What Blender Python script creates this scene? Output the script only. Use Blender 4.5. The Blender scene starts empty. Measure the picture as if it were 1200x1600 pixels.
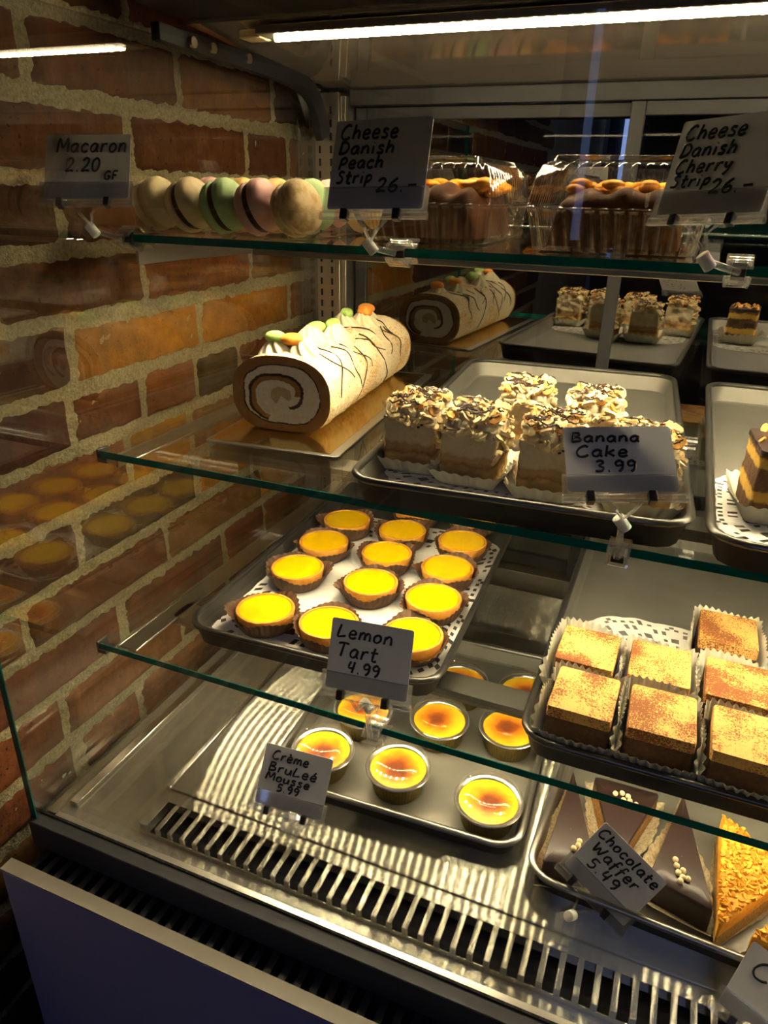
import bpy, math, random
from mathutils import Vector, Matrix, noise, Quaternion
R = random.Random(7)
PI = math.pi
sc = bpy.context.scene
COL = sc.collection

# ------------------------------------------------------------------ camera, world, exposure
sc.view_settings.view_transform = 'Standard'
sc.view_settings.look = 'None'
sc.view_settings.gamma = 1
sc.view_settings.exposure = 0.0
sc.view_settings.use_curve_mapping = False
LED_WARM = (1.0, 0.81, 0.47)
LED_SHELF = {'top': 150.0, 'mid': 96.0, 'low': 60.0}      # strip under each shelf
LED_CANOPY = 160.0
sc.cycles.max_bounces = 14
sc.cycles.diffuse_bounces = 4
sc.cycles.glossy_bounces = 6
sc.cycles.transmission_bounces = 8
sc.cycles.transparent_max_bounces = 40
sc.cycles.caustics_reflective = True
sc.cycles.blur_glossy = 1.0
sc.cycles.caustics_refractive = False
sc.cycles.sample_clamp_indirect = 6
sc.cycles.use_denoising = True

cam = bpy.data.cameras.new('camera')
cam.sensor_fit = 'VERTICAL'
cam.sensor_height = 36.0
cam.lens = 36.0 * 1124.0 / 1600.0
cam.clip_start = 0.01
cam_o = bpy.data.objects.new('camera', cam)
COL.objects.link(cam_o)
cam_o.matrix_world = Matrix(((0.92329, -0.17373, 0.34257, 0.6), (0.38361, 0.37157, -0.84544, 0.0), (0.01959, 0.912, 0.40972, 1.5), (0, 0, 0, 1)))
sc.camera = cam_o

world = bpy.data.worlds.new('world')
sc.world = world
world.use_nodes = True
world.node_tree.nodes['Background'].inputs[0].default_value = (0.34, 0.42, 0.85, 1)
world.node_tree.nodes['Background'].inputs[1].default_value = 0.03

def area(name, loc, target, size, power, color):
    l = bpy.data.lights.new(name, 'AREA'); l.shape = 'RECTANGLE'; l.size = size[0]; l.size_y = size[1]
    l.energy = power; l.color = color
    o = bpy.data.objects.new(name, l); COL.objects.link(o); o.location = loc
    o.rotation_euler = (Vector(target) - Vector(loc)).to_track_quat('-Z', 'Y').to_euler()
    return o
area('room_fill_light', (0.8, -1.3, 2.74), (0.6, 0.3, 0.9), (0.6, 0.6), 3.2, (0.42, 0.52, 1.0))  # added lamp, unseen; cool fill for the upward tilted cards

# ------------------------------------------------------------------ materials
def newmat(name):
    m = bpy.data.materials.new(name); m.use_nodes = True
    return m, m.node_tree.nodes, m.node_tree.links, m.node_tree.nodes['Principled BSDF']
def P(name, col, rough=0.5, metal=0.0, spec=0.5, trans=0.0, sss=0.0, coat=0.0, ior=1.45, aniso=0.0):
    m, n, l, b = newmat(name)
    b.inputs['Base Color'].default_value = (*col, 1); b.inputs['Roughness'].default_value = rough
    b.inputs['Metallic'].default_value = metal; b.inputs['Specular IOR Level'].default_value = spec
    b.inputs['Transmission Weight'].default_value = trans; b.inputs['IOR'].default_value = ior
    b.inputs['Coat Weight'].default_value = coat
    if sss:
        b.inputs['Subsurface Weight'].default_value = sss; b.inputs['Subsurface Radius'].default_value = (0.01, 0.006, 0.003)
    if aniso:
        b.inputs['Anisotropic'].default_value = aniso
        t = n.new('ShaderNodeTangent'); t.direction_type = 'RADIAL'; t.axis = 'X'
        l.new(t.outputs[0], b.inputs['Tangent'])
    return m
def coords(n, kind='Object'):
    t = n.new('ShaderNodeTexCoord'); return t.outputs[kind]
def tex_noise(n, l, vec, scale, detail=4, rough=0.55, w=None):
    t = n.new('ShaderNodeTexNoise'); t.inputs['Scale'].default_value = scale; t.inputs['Detail'].default_value = detail
    t.inputs['Roughness'].default_value = rough
    if w is not None:
        t.noise_dimensions = '4D'; l.new(w, t.inputs['W'])
    l.new(vec, t.inputs['Vector']); return t.outputs['Fac']
def ramp(n, l, fac, stops, interp='LINEAR'):
    r = n.new('ShaderNodeValToRGB'); r.color_ramp.interpolation = interp
    while len(r.color_ramp.elements) < len(stops): r.color_ramp.elements.new(0.5)
    for e, (p, c) in zip(r.color_ramp.elements, stops):
        e.position = p; e.color = (*c, 1)
    l.new(fac, r.inputs[0]); return r.outputs[0]
def math_n(n, l, op, a, b=None, c=None):
    m = n.new('ShaderNodeMath'); m.operation = op
    for i, v in enumerate((a, b, c)):
        if v is None: continue
        if isinstance(v, (int, float)): m.inputs[i].default_value = v
        else: l.new(v, m.inputs[i])
    return m.outputs[0]
def mixc(n, l, f, a, b):
    m = n.new('ShaderNodeMix'); m.data_type = 'RGBA'
    for s, v in ((m.inputs[0], f), (m.inputs[6], a), (m.inputs[7], b)):
        if isinstance(v, (int, float)): s.default_value = v
        elif isinstance(v, tuple): s.default_value = (*v, 1)
        else: l.new(v, s)
    return m.outputs[2]
def bump(n, l, b, h, strength=0.5, dist=0.002):
    u = n.new('ShaderNodeBump'); u.inputs['Strength'].default_value = strength; u.inputs['Distance'].default_value = dist
    l.new(h, u.inputs['Height']); l.new(u.outputs[0], b.inputs['Normal'])
def NM(name, stops, scale=40, detail=6, rough=0.6, metal=0.0, bumpk=0.3, bdist=0.002, bscale=None, spec=0.4, sss=0.0, rnd=True, coat=0.0):
    m, n, l, b = newmat(name)
    v = coords(n)
    w = None
    if rnd:
        oi = n.new('ShaderNodeObjectInfo'); w = math_n(n, l, 'MULTIPLY', oi.outputs['Random'], 20.0)
    f = tex_noise(n, l, v, scale, detail, 0.6, w)
    l.new(ramp(n, l, f, stops), b.inputs['Base Color'])
    b.inputs['Roughness'].default_value = rough; b.inputs['Metallic'].default_value = metal
    b.inputs['Specular IOR Level'].default_value = spec; b.inputs['Coat Weight'].default_value = coat
    if sss:
        b.inputs['Subsurface Weight'].default_value = sss; b.inputs['Subsurface Radius'].default_value = (0.008, 0.005, 0.003)
    if bumpk:
        g = f if bscale is None else tex_noise(n, l, v, bscale, 5)
        bump(n, l, b, g, bumpk, bdist)
    return m
def clear(name, tint=(1, 1, 1), rough=0.0, k=1.0, base=0.0, haze=0.0, ior=1.5):
    """thin clear sheet: passes light straight on, mirrors by Fresnel"""
    m = bpy.data.materials.new(name); m.use_nodes = True
    n, l = m.node_tree.nodes, m.node_tree.links
    n.remove(n['Principled BSDF']); out = n['Material Output']
    tr = n.new('ShaderNodeBsdfTransparent'); tr.inputs[0].default_value = (*tint, 1)
    gl = n.new('ShaderNodeBsdfGlossy'); gl.inputs['Roughness'].default_value = rough
    gl.inputs[0].default_value = (1, 1, 1, 1)
    fr = n.new('ShaderNodeFresnel'); ge = n.new('ShaderNodeNewGeometry')   # same index seen from both faces of the sheet
    l.new(math_n(n, l, 'MULTIPLY_ADD', ge.outputs['Backfacing'], 1 / ior - ior, ior), fr.inputs[0])
    f = math_n(n, l, 'MULTIPLY_ADD', fr.outputs[0], k, base)
    mx = n.new('ShaderNodeMixShader'); l.new(f, mx.inputs[0]); l.new(tr.outputs[0], mx.inputs[1]); l.new(gl.outputs[0], mx.inputs[2])
    last = mx.outputs[0]
    if haze:
        df = n.new('ShaderNodeBsdfTranslucent'); df.inputs[0].default_value = (0.9, 0.9, 0.9, 1)
        d2 = n.new('ShaderNodeBsdfDiffuse'); d2.inputs[0].default_value = (0.9, 0.9, 0.9, 1)
        ad = n.new('ShaderNodeMixShader'); ad.inputs[0].default_value = 0.5
        l.new(df.outputs[0], ad.inputs[1]); l.new(d2.outputs[0], ad.inputs[2])
        m2 = n.new('ShaderNodeMixShader'); m2.inputs[0].default_value = haze
        l.new(last, m2.inputs[1]); l.new(ad.outputs[0], m2.inputs[2]); last = m2.outputs[0]
    l.new(last, out.inputs[0])
    return m
def led_mat(name, strength):
    m = bpy.data.materials.new(name); m.use_nodes = True
    n, l = m.node_tree.nodes, m.node_tree.links
    n.remove(n['Principled BSDF'])
    e = n.new('ShaderNodeEmission'); e.inputs[0].default_value = (*LED_WARM, 1)
    sx = n.new('ShaderNodeSeparateXYZ'); l.new(coords(n), sx.inputs[0])
    s = math_n(n, l, 'SINE', math_n(n, l, 'MULTIPLY', sx.outputs[0], 2 * PI / 0.0125))
    s = math_n(n, l, 'MAXIMUM', s, 0.0)
    s = math_n(n, l, 'MULTIPLY_ADD', math_n(n, l, 'POWER', s, 5.0), 5.0 * strength, 0.08 * strength)
    l.new(s, e.inputs[1]); l.new(e.outputs[0], n['Material Output'].inputs[0])
    return m

M = {}
M['glass'] = clear('clear_glass', (0.985, 0.995, 0.99), 0.0, 1.0)
M['glass_side'] = clear('side_glass', (0.98, 0.99, 0.985), 0.0, 1.0, 0.0, 0.0, 2.05)
M['glass_front'] = clear('front_glass', (0.995, 1, 1), 0.0, 0.5)
M['mirror_glass'] = clear('door_glass', (0.35, 0.36, 0.4), 0.0, 1.0, 0.30)
M['edge'] = P('green_glass_edge', (0.0, 0.12, 0.095), 0.12, 0, 0.6)
M['plastic'] = clear('clear_plastic', (0.95, 0.95, 0.95), 0.04, 1.6, 0.06, 0.09, 1.55)
M['box_plastic'] = clear('box_plastic', (0.985, 0.98, 0.97), 0.05, 1.5, 0.01, 0.0, 1.5)
M['lid_plastic'] = clear('lid_plastic', (0.99, 0.99, 0.99), 0.02, 1.0, 0.0, 0.012, 1.5)
M['frost'] = P('frosted_plastic', (0.85, 0.83, 0.78), 0.5, 0, 0.5, 0.0, 0.3)
M['steel'] = NM('brushed_steel', [(0.3, (0.50, 0.48, 0.44)), (0.7, (0.62, 0.60, 0.55))], 6, 3, 0.32, 1.0, 0.0, rnd=False)
def brushed(name, col, r, an):
    m = bpy.data.materials.new(name); m.use_nodes = True
    n, l = m.node_tree.nodes, m.node_tree.links; n.remove(n['Principled BSDF'])
    g = n.new('ShaderNodeBsdfAnisotropic'); g.inputs['Color'].default_value = (*col, 1)
    g.inputs['Roughness'].default_value = r; g.inputs['Anisotropy'].default_value = an
    t = n.new('ShaderNodeTangent'); t.direction_type = 'RADIAL'; t.axis = 'X'; l.new(t.outputs[0], g.inputs['Tangent'])
    d = n.new('ShaderNodeBsdfDiffuse'); d.inputs[0].default_value = (*[c * 0.7 for c in col], 1)
    mx = n.new('ShaderNodeMixShader'); mx.inputs[0].default_value = 0.16
    l.new(g.outputs[0], mx.inputs[1]); l.new(d.outputs[0], mx.inputs[2]); l.new(mx.outputs[0], n['Material Output'].inputs[0])
    return m
M['deck'] = brushed('deck_steel', (0.62, 0.60, 0.52), 0.245, -0.90)
M['slot_shade'] = P('slot_shade_black', (0.004, 0.004, 0.006), 0.9, 0, 0.1)
M['steel_bright'] = P('bright_steel', (0.75, 0.72, 0.66), 0.25, 1.0)
M['steel_dark'] = P('dark_steel', (0.16, 0.155, 0.15), 0.4, 1.0)
M['ceiling_panel'] = P('glossy_panel', (0.86, 0.78, 0.68), 0.07, 0.75)
M['black'] = P('black_metal', (0.010, 0.010, 0.012), 0.6, 0, 0.2)
M['frame'] = P('dark_frame', (0.022, 0.022, 0.025), 0.55, 0.1)
M['charcoal'] = P('charcoal_metal', (0.035, 0.037, 0.045), 0.55, 0.2)
M['panel'] = NM('front_panel', [(0.3, (0.40, 0.46, 0.86)), (0.7, (0.46, 0.52, 0.92))], 3, 3, 0.55, 0.0, 0.0, rnd=False)
M['ledge'] = P('panel_ledge', (0.27, 0.245, 0.21), 0.5)
M['tray'] = NM('tray_metal', [(0.3, (0.21, 0.205, 0.185)), (0.7, (0.27, 0.262, 0.235))], 12, 4, 0.42, 0.45, 0.04, 0.001)
M['tray_shaded_side'] = P('shade_painted_tray_side', (0.022, 0.021, 0.020), 0.5, 0.2)  # near-black colour paints in the shade on the outer tray walls
M['dark_tray'] = NM('dark_tray_metal', [(0.3, (0.06, 0.057, 0.052)), (0.7, (0.09, 0.086, 0.08))], 12, 4, 0.4, 0.4, 0.04, 0.001)
M['tray_rim'] = P('tray_rim', (0.10, 0.098, 0.092), 0.3, 0.8)
M['deck_rim'] = P('deck_tray_rim', (0.32, 0.31, 0.28), 0.32, 0.9)
M['deck_tray'] = NM('deck_tray_metal', [(0.3, (0.24, 0.232, 0.205)), (0.7, (0.30, 0.292, 0.26))], 14, 4, 0.42, 0.6, 0.04, 0.001)
M['card'] = P('white_card', (0.72, 0.71, 0.73), 0.6, 0, 0.3)
M['ink'] = P('black_marker', (0.008, 0.008, 0.01), 0.5)
M['band'] = P('dark_band', (0.015, 0.014, 0.02), 0.35)
M['doily'] = P('white_paper', (0.86, 0.84, 0.80), 0.75, 0, 0.2)
M['white_case'] = P('waxed_paper', (0.70, 0.66, 0.53), 0.6, 0, 0.3, 0, 0.25)
M['lace_paper'] = NM('beige_lace_paper', [(0.35, (0.30, 0.24, 0.13)), (0.6, (0.58, 0.50, 0.33))], 300, 3, 0.75, 0, 0.3, 0.001)
M['brown_case'] = NM('brown_paper', [(0.3, (0.10, 0.05, 0.028)), (0.7, (0.17, 0.095, 0.055))], 60, 3, 0.6, 0, 0.1)
M['crust'] = NM('tart_crust', [(0.3, (0.62, 0.25, 0.03)), (0.7, (0.80, 0.40, 0.06))], 120, 5, 0.6, 0, 0.25, 0.001)
M['lemon'] = NM('lemon_curd', [(0.3, (0.86, 0.50, 0.0)), (0.75, (0.95, 0.60, 0.002))], 50, 3, 0.28, 0, 0.03, 0.001, spec=0.4)
M['foil'] = NM('gold_foil', [(0.3, (0.34, 0.25, 0.06)), (0.7, (0.50, 0.38, 0.11))], 200, 3, 0.3, 1.0, 0.2, 0.001)
M['foil_rim'] = P('foil_rim', (0.82, 0.80, 0.72), 0.3, 1.0)
M['sponge'] = NM('sponge_cake', [(0.3, (0.34, 0.18, 0.05)), (0.7, (0.52, 0.33, 0.11))], 260, 6, 0.85, 0, 0.8, 0.002)
M['cream'] = NM('whipped_cream', [(0.3, (0.70, 0.60, 0.38)), (0.7, (0.80, 0.71, 0.50))], 60, 5, 0.55, 0, 0.25, 0.002, sss=0.1)
M['almond'] = NM('almond_flakes', [(0.3, (0.72, 0.50, 0.20)), (0.7, (0.92, 0.78, 0.46))], 130, 3, 0.55, 0, 0.1, spec=0.3)
M['almond_toast'] = NM('toasted_flakes', [(0.3, (0.55, 0.25, 0.05)), (0.7, (0.78, 0.42, 0.10))], 130, 3, 0.55, 0, 0.1, spec=0.3)
M['choc_line'] = P('chocolate_drizzle', (0.035, 0.012, 0.006), 0.35)
M['choc'] = NM('chocolate_glaze', [(0.3, (0.022, 0.012, 0.010)), (0.7, (0.030, 0.016, 0.014))], 25, 4, 0.36, 0, 0.05, 0.001, spec=0.5)
M['wafer_side'] = NM('wafer_layers', [(0.3, (0.10, 0.04, 0.015)), (0.6, (0.45, 0.24, 0.07))], 300, 4, 0.8, 0, 0.6, 0.002)
M['pearl'] = P('cream_pearl', (0.85, 0.66, 0.38), 0.35, 0, 0.5)
M['green_candy'] = P('green_jelly', (0.42, 0.62, 0.16), 0.5, 0, 0.4, 0, 0.3)
M['orange_candy'] = P('orange_jelly', (0.92, 0.36, 0.05), 0.5, 0, 0.4, 0, 0.3)
M['gold_board'] = NM('gold_board', [(0.3, (0.74, 0.56, 0.22)), (0.7, (0.82, 0.64, 0.28))], 8, 3, 0.16, 1.0, 0.0)
M['silver_board'] = P('board_edge', (0.62, 0.60, 0.55), 0.3, 1.0)
M['pastry'] = NM('danish_crust', [(0.3, (0.035, 0.010, 0.002)), (0.7, (0.11, 0.036, 0.008))], 60, 5, 0.65, 0, 0.4, 0.003, spec=0.12)
M['peach'] = NM('peach_glaze', [(0.3, (0.85, 0.28, 0.02)), (0.7, (0.95, 0.45, 0.05))], 60, 3, 0.25, 0, 0.1)
def shell_mat(name, a, b): return NM(name, [(0.35, a), (0.65, b)], 150, 4, 0.6, 0, 0.12, 0.001, spec=0.3)
M['shell_cream'] = shell_mat('cream_shell', (0.72, 0.56, 0.30), (0.80, 0.65, 0.40))
M['shell_green'] = shell_mat('green_shell', (0.38, 0.56, 0.24), (0.45, 0.62, 0.30))
M['shell_pink'] = shell_mat('pink_shell', (0.74, 0.40, 0.36), (0.80, 0.47, 0.43))
M['shell_orange'] = shell_mat('orange_shell', (0.80, 0.48, 0.15), (0.85, 0.56, 0.22))
M['shell_speckled'] = NM('speckled_shell', [(0.4, (0.50, 0.32, 0.13)), (0.55, (0.72, 0.55, 0.28))], 110, 5, 0.65, 0, 0.25, 0.001)
M['ganache'] = P('dark_ganache', (0.05, 0.022, 0.012), 0.5)
M['buttercream'] = P('pale_buttercream', (0.72, 0.52, 0.30), 0.6)
M['nut_crumb'] = NM('golden_crumb', [(0.3, (0.72, 0.26, 0.008)), (0.6, (0.84, 0.40, 0.03))], 180, 5, 0.6, 0, 0.5, 0.002)
M['choc_sponge'] = NM('chocolate_sponge', [(0.3, (0.04, 0.018, 0.01)), (0.7, (0.09, 0.045, 0.02))], 200, 5, 0.85, 0, 0.6, 0.002)
M['floor'] = NM('floor_boards', [(0.3, (0.03, 0.025, 0.022)), (0.7, (0.06, 0.05, 0.045))], 5, 4, 0.5, 0, 0.1, rnd=False)
M['back_wall'] = NM('back_wall', [(0.3, (0.012, 0.012, 0.016)), (0.7, (0.02, 0.02, 0.028))], 4, 3, 0.7, 0, 0.05, rnd=False)
M['room_wall'] = NM('dark_room_wall', [(0.3, (0.05, 0.05, 0.06)), (0.7, (0.07, 0.07, 0.085))], 4, 3, 0.8, 0, 0.05, rnd=False)
def emit(name, col, k):
    m = bpy.data.materials.new(name); m.use_nodes = True
    n, l = m.node_tree.nodes, m.node_tree.links; n.remove(n['Principled BSDF'])
    e = n.new('ShaderNodeEmission'); e.inputs[0].default_value = (*col, 1); e.inputs[1].default_value = k
    l.new(e.outputs[0], n['Material Output'].inputs[0]); return m
M['daylight'] = emit('daylight_window', (0.35, 0.5, 1.0), 1.6)
for k_ in LED_SHELF: M['led_' + k_] = led_mat('led_dots_' + k_, LED_SHELF[k_])
M['led_canopy'] = led_mat('led_tube', LED_CANOPY)
M['lead'] = P('end_cap', (0.75, 0.62, 0.38), 0.5)

def mat_custard():
    m, n, l, b = newmat('torched_custard')
    v = coords(n); oi = n.new('ShaderNodeObjectInfo'); rn = oi.outputs['Random']
    w = math_n(n, l, 'MULTIPLY', rn, 37.0)
    ln = n.new('ShaderNodeVectorMath'); ln.operation = 'LENGTH'; l.new(v, ln.inputs[0])
    r = math_n(n, l, 'MULTIPLY', ln.outputs['Value'], 1 / 0.034)
    nz = tex_noise(n, l, v, 42, 5, 0.6, w)
    nb = tex_noise(n, l, v, 18, 2, 0.5, w)
    t = math_n(n, l, 'ADD', r, math_n(n, l, 'MULTIPLY_ADD', nz, 0.7, -0.35))
    t = math_n(n, l, 'ADD', t, math_n(n, l, 'MULTIPLY_ADD', nb, 1.5, -0.93))
    c = ramp(n, l, t, [(0.0, (0.20, 0.04, 0.008)), (0.15, (0.36, 0.085, 0.010)), (0.34, (0.74, 0.22, 0.006)), (0.58, (0.86, 0.40, 0.008)), (0.84, (0.92, 0.58, 0.015))])
    l.new(c, b.inputs['Base Color']); b.inputs['Roughness'].default_value = 0.3
    bump(n, l, b, nz, 0.15, 0.001)
    return m
M['custard'] = mat_custard()
def mat_cocoa():
    m, n, l, b = newmat('cocoa_dusted_top')
    v = coords(n); oi = n.new('ShaderNodeObjectInfo'); w = math_n(n, l, 'MULTIPLY', oi.outputs['Random'], 51.0)
    patch = tex_noise(n, l, v, 22, 2, 0.5, w)
    fine = tex_noise(n, l, v, 620, 2, 0.7, w)
    t = math_n(n, l, 'ADD', math_n(n, l, 'MULTIPLY_ADD', patch, 3.2, -1.6), math_n(n, l, 'MULTIPLY_ADD', fine, 3.6, -1.8))
    t = math_n(n, l, 'SMOOTHSTEP', t, -0.12, 0.12) if False else math_n(n, l, 'MULTIPLY_ADD', t, 2.4, 0.32)
    c = ramp(n, l, t, [(0.0, (0.64, 0.38, 0.11)), (0.3, (0.52, 0.26, 0.06)), (1.0, (0.20, 0.062, 0.014))])
    l.new(c, b.inputs['Base Color']); b.inputs['Roughness'].default_value = 0.75
    return m
M['cocoa'] = mat_cocoa()
def mat_layers(name, bands, zmax):
    """true cake layers: colour bands by height, edges wavy"""
    m, n, l, b = newmat(name)
    v = coords(n); s = n.new('ShaderNodeSeparateXYZ'); l.new(v, s.inputs[0])
    oi = n.new('ShaderNodeObjectInfo'); w = math_n(n, l, 'MULTIPLY', oi.outputs['Random'], 13.0)
    nz = tex_noise(n, l, v, 90, 4, 0.6, w)
    t = math_n(n, l, 'MULTIPLY', s.outputs[2], 1 / zmax)
    t = math_n(n, l, 'ADD', t, math_n(n, l, 'MULTIPLY_ADD', nz, 0.24, -0.12))
    c = ramp(n, l, t, bands)
    f2 = tex_noise(n, l, v, 420, 4, 0.6, w)
    c = mixc(n, l, math_n(n, l, 'MULTIPLY', f2, 0.35), c, (0.30, 0.16, 0.05))
    l.new(c, b.inputs['Base Color']); b.inputs['Roughness'].default_value = 0.8
    bump(n, l, b, f2, 0.6, 0.002)
    return m
M['banana_layers'] = mat_layers('banana_cake_layers', [(0.0, (0.66, 0.46, 0.16)), (0.30, (0.62, 0.42, 0.15)), (0.36, (0.26, 0.13, 0.05)), (0.44, (0.42, 0.27, 0.12)), (0.50, (0.38, 0.24, 0.12)), (0.56, (0.60, 0.50, 0.32)), (0.9, (0.64, 0.54, 0.36))], 0.062)
M['choc_layers'] = mat_layers('chocolate_cake_layers', [(0.0, (0.05, 0.02, 0.01)), (0.24, (0.05, 0.02, 0.01)), (0.28, (0.62, 0.38, 0.06)), (0.40, (0.62, 0.38, 0.06)), (0.44, (0.05, 0.02, 0.01)), (0.66, (0.05, 0.02, 0.01)), (0.70, (0.62, 0.38, 0.06)), (0.80, (0.62, 0.38, 0.06)), (0.84, (0.05, 0.02, 0.01))], 0.075)
def mat_attr(name, rough=0.8, bscale=200, bk=0.5, bdist=0.002, tint=0.25):
    m, n, l, b = newmat(name)
    a = n.new('ShaderNodeAttribute'); a.attribute_name = 'col'
    v = coords(n); f = tex_noise(n, l, v, bscale, 6, 0.6)
    h = n.new('ShaderNodeHueSaturation'); l.new(a.outputs['Color'], h.inputs['Color'])
    l.new(math_n(n, l, 'MULTIPLY_ADD', f, tint * 4, 1 - tint * 2), h.inputs['Value'])
    g = tex_noise(n, l, v, bscale * 2.6, 3, 0.6)
    sp = ramp(n, l, g, [(0.0, (0.0, 0.0, 0.0)), (0.30, (0.0, 0.0, 0.0)), (0.37, (1, 1, 1))])
    mu = n.new('ShaderNodeMix'); mu.data_type = 'RGBA'; mu.blend_type = 'MULTIPLY'; mu.inputs[0].default_value = 0.75 if tint > 0.2 else 0.0
    l.new(h.outputs[0], mu.inputs[6]); l.new(sp, mu.inputs[7])
    l.new(mu.outputs[2], b.inputs['Base Color']); b.inputs['Roughness'].default_value = rough
    b.inputs['Specular IOR Level'].default_value = 0.25
    bump(n, l, b, f, bk, bdist)
    return m
M['brick'] = mat_attr('old_brick', 0.85, 70, 0.6, 0.004, 0.3)
M['roll_face'] = mat_attr('roll_cut_face', 0.7, 220, 0.4, 0.001, 0.12)
M['mortar'] = NM('sandy_mortar', [(0.3, (0.42, 0.35, 0.19)), (0.65, (0.76, 0.67, 0.42))], 260, 6, 0.95, 0, 1.0, 0.006, rnd=False, spec=0.1)
def mat_coating():
    m, n, l, b = newmat('crumbed_cream_coating')
    v = coords(n)
    f = tex_noise(n, l, v, 420, 3, 0.6); g = tex_noise(n, l, v, 24, 3, 0.5)
    t = math_n(n, l, 'ADD', f, math_n(n, l, 'MULTIPLY_ADD', g, 0.5, -0.27))
    c = ramp(n, l, t, [(0.0, (0.74, 0.64, 0.42)), (0.51, (0.78, 0.68, 0.47)), (0.57, (0.66, 0.36, 0.08)), (0.72, (0.50, 0.24, 0.05))])
    l.new(c, b.inputs['Base Color']); b.inputs['Roughness'].default_value = 0.7
    bump(n, l, b, f, 0.4, 0.0015)
    return m
M['coating'] = mat_coating()

# ------------------------------------------------------------------ mesh helpers
class MB:
    def __init__(s): s.v = []; s.f = []; s.c = None
    def add(s, vs, fs):
        o = len(s.v); s.v += [tuple(p) for p in vs]; s.f += [tuple(i + o for i in f) for f in fs]
    def box(s, x0, x1, y0, y1, z0, z1, mtx=None):
        vs = [Vector((x, y, z)) for z in (z0, z1) for y in (y0, y1) for x in (x0, x1)]
        if mtx: vs = [mtx @ p for p in vs]
        s.add(vs, [(0, 2, 3, 1), (4, 5, 7, 6), (0, 1, 5, 4), (2, 6, 7, 3), (0, 4, 6, 2), (1, 3, 7, 5)])
        return s
    def loops(s, rows, closed=True, cap0=False, cap1=False):
        n = len(rows[0]); o = len(s.v)
        for r in rows: s.v += [tuple(p) for p in r]
        m = n if closed else n - 1
        for i in range(len(rows) - 1):
            for j in range(m):
                a = o + i * n + j; b = o + i * n + (j + 1) % n
                s.f.append((a, b, b + n, a + n))
        if cap0: s.f.append(tuple(o + j for j in reversed(range(n))))
        if cap1: s.f.append(tuple(o + (len(rows) - 1) * n + j for j in range(n)))
        return s
    def lathe(s, prof, n=40, c=(0, 0, 0), rip=None, cap0=False, cap1=False):
        rows = []
        for k, (r, z) in enumerate(prof):
            rows.append([(c[0] + (r + (rip(k, j / n * 2 * PI) if rip else 0)) * math.cos(j / n * 2 * PI), c[1] + (r + (rip(k, j / n * 2 * PI) if rip else 0)) * math.sin(j / n * 2 * PI), c[2] + z) for j in range(n)])
        return s.loops(rows, True, cap0, cap1)
    def tube(s, pts, r, n=6, caps=True):
        pts = [Vector(p) for p in pts]
        rows = []; up = Vector((0.123, 0.31, 0.94)).normalized()
        for i, p in enumerate(pts):
            t = (pts[min(i + 1, len(pts) - 1)] - pts[max(i - 1, 0)])
            t = t.normalized() if t.length > 1e-9 else Vector((1, 0, 0))
            a = t.cross(up); a = a.normalized() if a.length > 1e-4 else Vector((1, 0, 0)); b = t.cross(a)
            rr = r(i / max(1, len(pts) - 1)) if callable(r) else r
            rows.append([p + (a * math.cos(k / n * 2 * PI) + b * math.sin(k / n * 2 * PI)) * rr for k in range(n)])
        return s.loops(rows, True, caps, caps)
    def ball(s, c, r, n=10, sq=(1, 1, 1), mtx=None):
        rows = []
        for i in range(n // 2 + 1):
            th = PI * i / (n // 2); th = min(max(th, 0.03), PI - 0.03)
            row = []
            for j in range(n):
                p = Vector((r * sq[0] * math.sin(th) * math.cos(j / n * 2 * PI), r * sq[1] * math.sin(th) * math.sin(j / n * 2 * PI), r * sq[2] * math.cos(th)))
                if mtx: p = mtx @ p
                row.append(p + Vector(c))
            rows.append(row)
        rows.reverse()
        return s.loops(rows, True, True, True)
    def prism(s, poly, z0, z1):
        n = len(poly); s.loops([[(x, y, z0) for x, y in poly], [(x, y, z1) for x, y in poly]], True, True, True); return s
    def build(s, name, mat, parent=None, angle=35, bevel=0, seg=2):
        me = bpy.data.meshes.new(name); me.from_pydata(s.v, [], s.f)
        me.materials.append(mat if not isinstance(mat, str) else M[mat])
        me.validate()
        if s.c:
            at = me.color_attributes.new('col', 'FLOAT_COLOR', 'POINT')
            for i, c in enumerate(s.c): at.data[i].color = (*c, 1)
        me.polygons.foreach_set('use_smooth', [True] * len(me.polygons))
        me.update()
        try: me.set_sharp_from_angle(angle=math.radians(angle))
        except Exception: pass
        o = bpy.data.objects.new(name, me); COL.objects.link(o)
        if parent: o.parent = parent
        if bevel:
            b = o.modifiers.new('bevel', 'BEVEL'); b.width = bevel; b.segments = seg; b.limit_method = 'ANGLE'
        return o
def tag(o, label=None, cat=None, group=None, kind=None):
    if label: o['label'] = label
    if cat: o['category'] = cat
    if group: o['group'] = group
    if kind: o['kind'] = kind
    return o
def thing(name, label, cat, loc=(0, 0, 0), rz=0, group=None):
    o = bpy.data.objects.new(name, None); COL.objects.link(o); o.empty_display_size = 0.02
    o.location = loc; o.rotation_euler = (0, 0, rz)
    return tag(o, label, cat, group)
def dup(root, label, loc, rz=0.0, scale=None):
    def cp(o, parent):
        c = o.copy(); COL.objects.link(c); c.parent = parent
        for ch in o.children: cp(ch, c)
        return c
    r = root.copy(); COL.objects.link(r); r.location = loc; r.rotation_euler = (0, 0, rz); r['label'] = label
    if scale: r.scale = scale
    for ch in root.children: cp(ch, r)
    return r
def slab(name, b, mat, parent=None, bevel=0, kind=None, label=None):
    o = MB().box(*b).build(name, mat, parent, bevel=bevel)
    if kind: o['kind'] = kind
    if label: o['label'] = label
    return o
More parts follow.
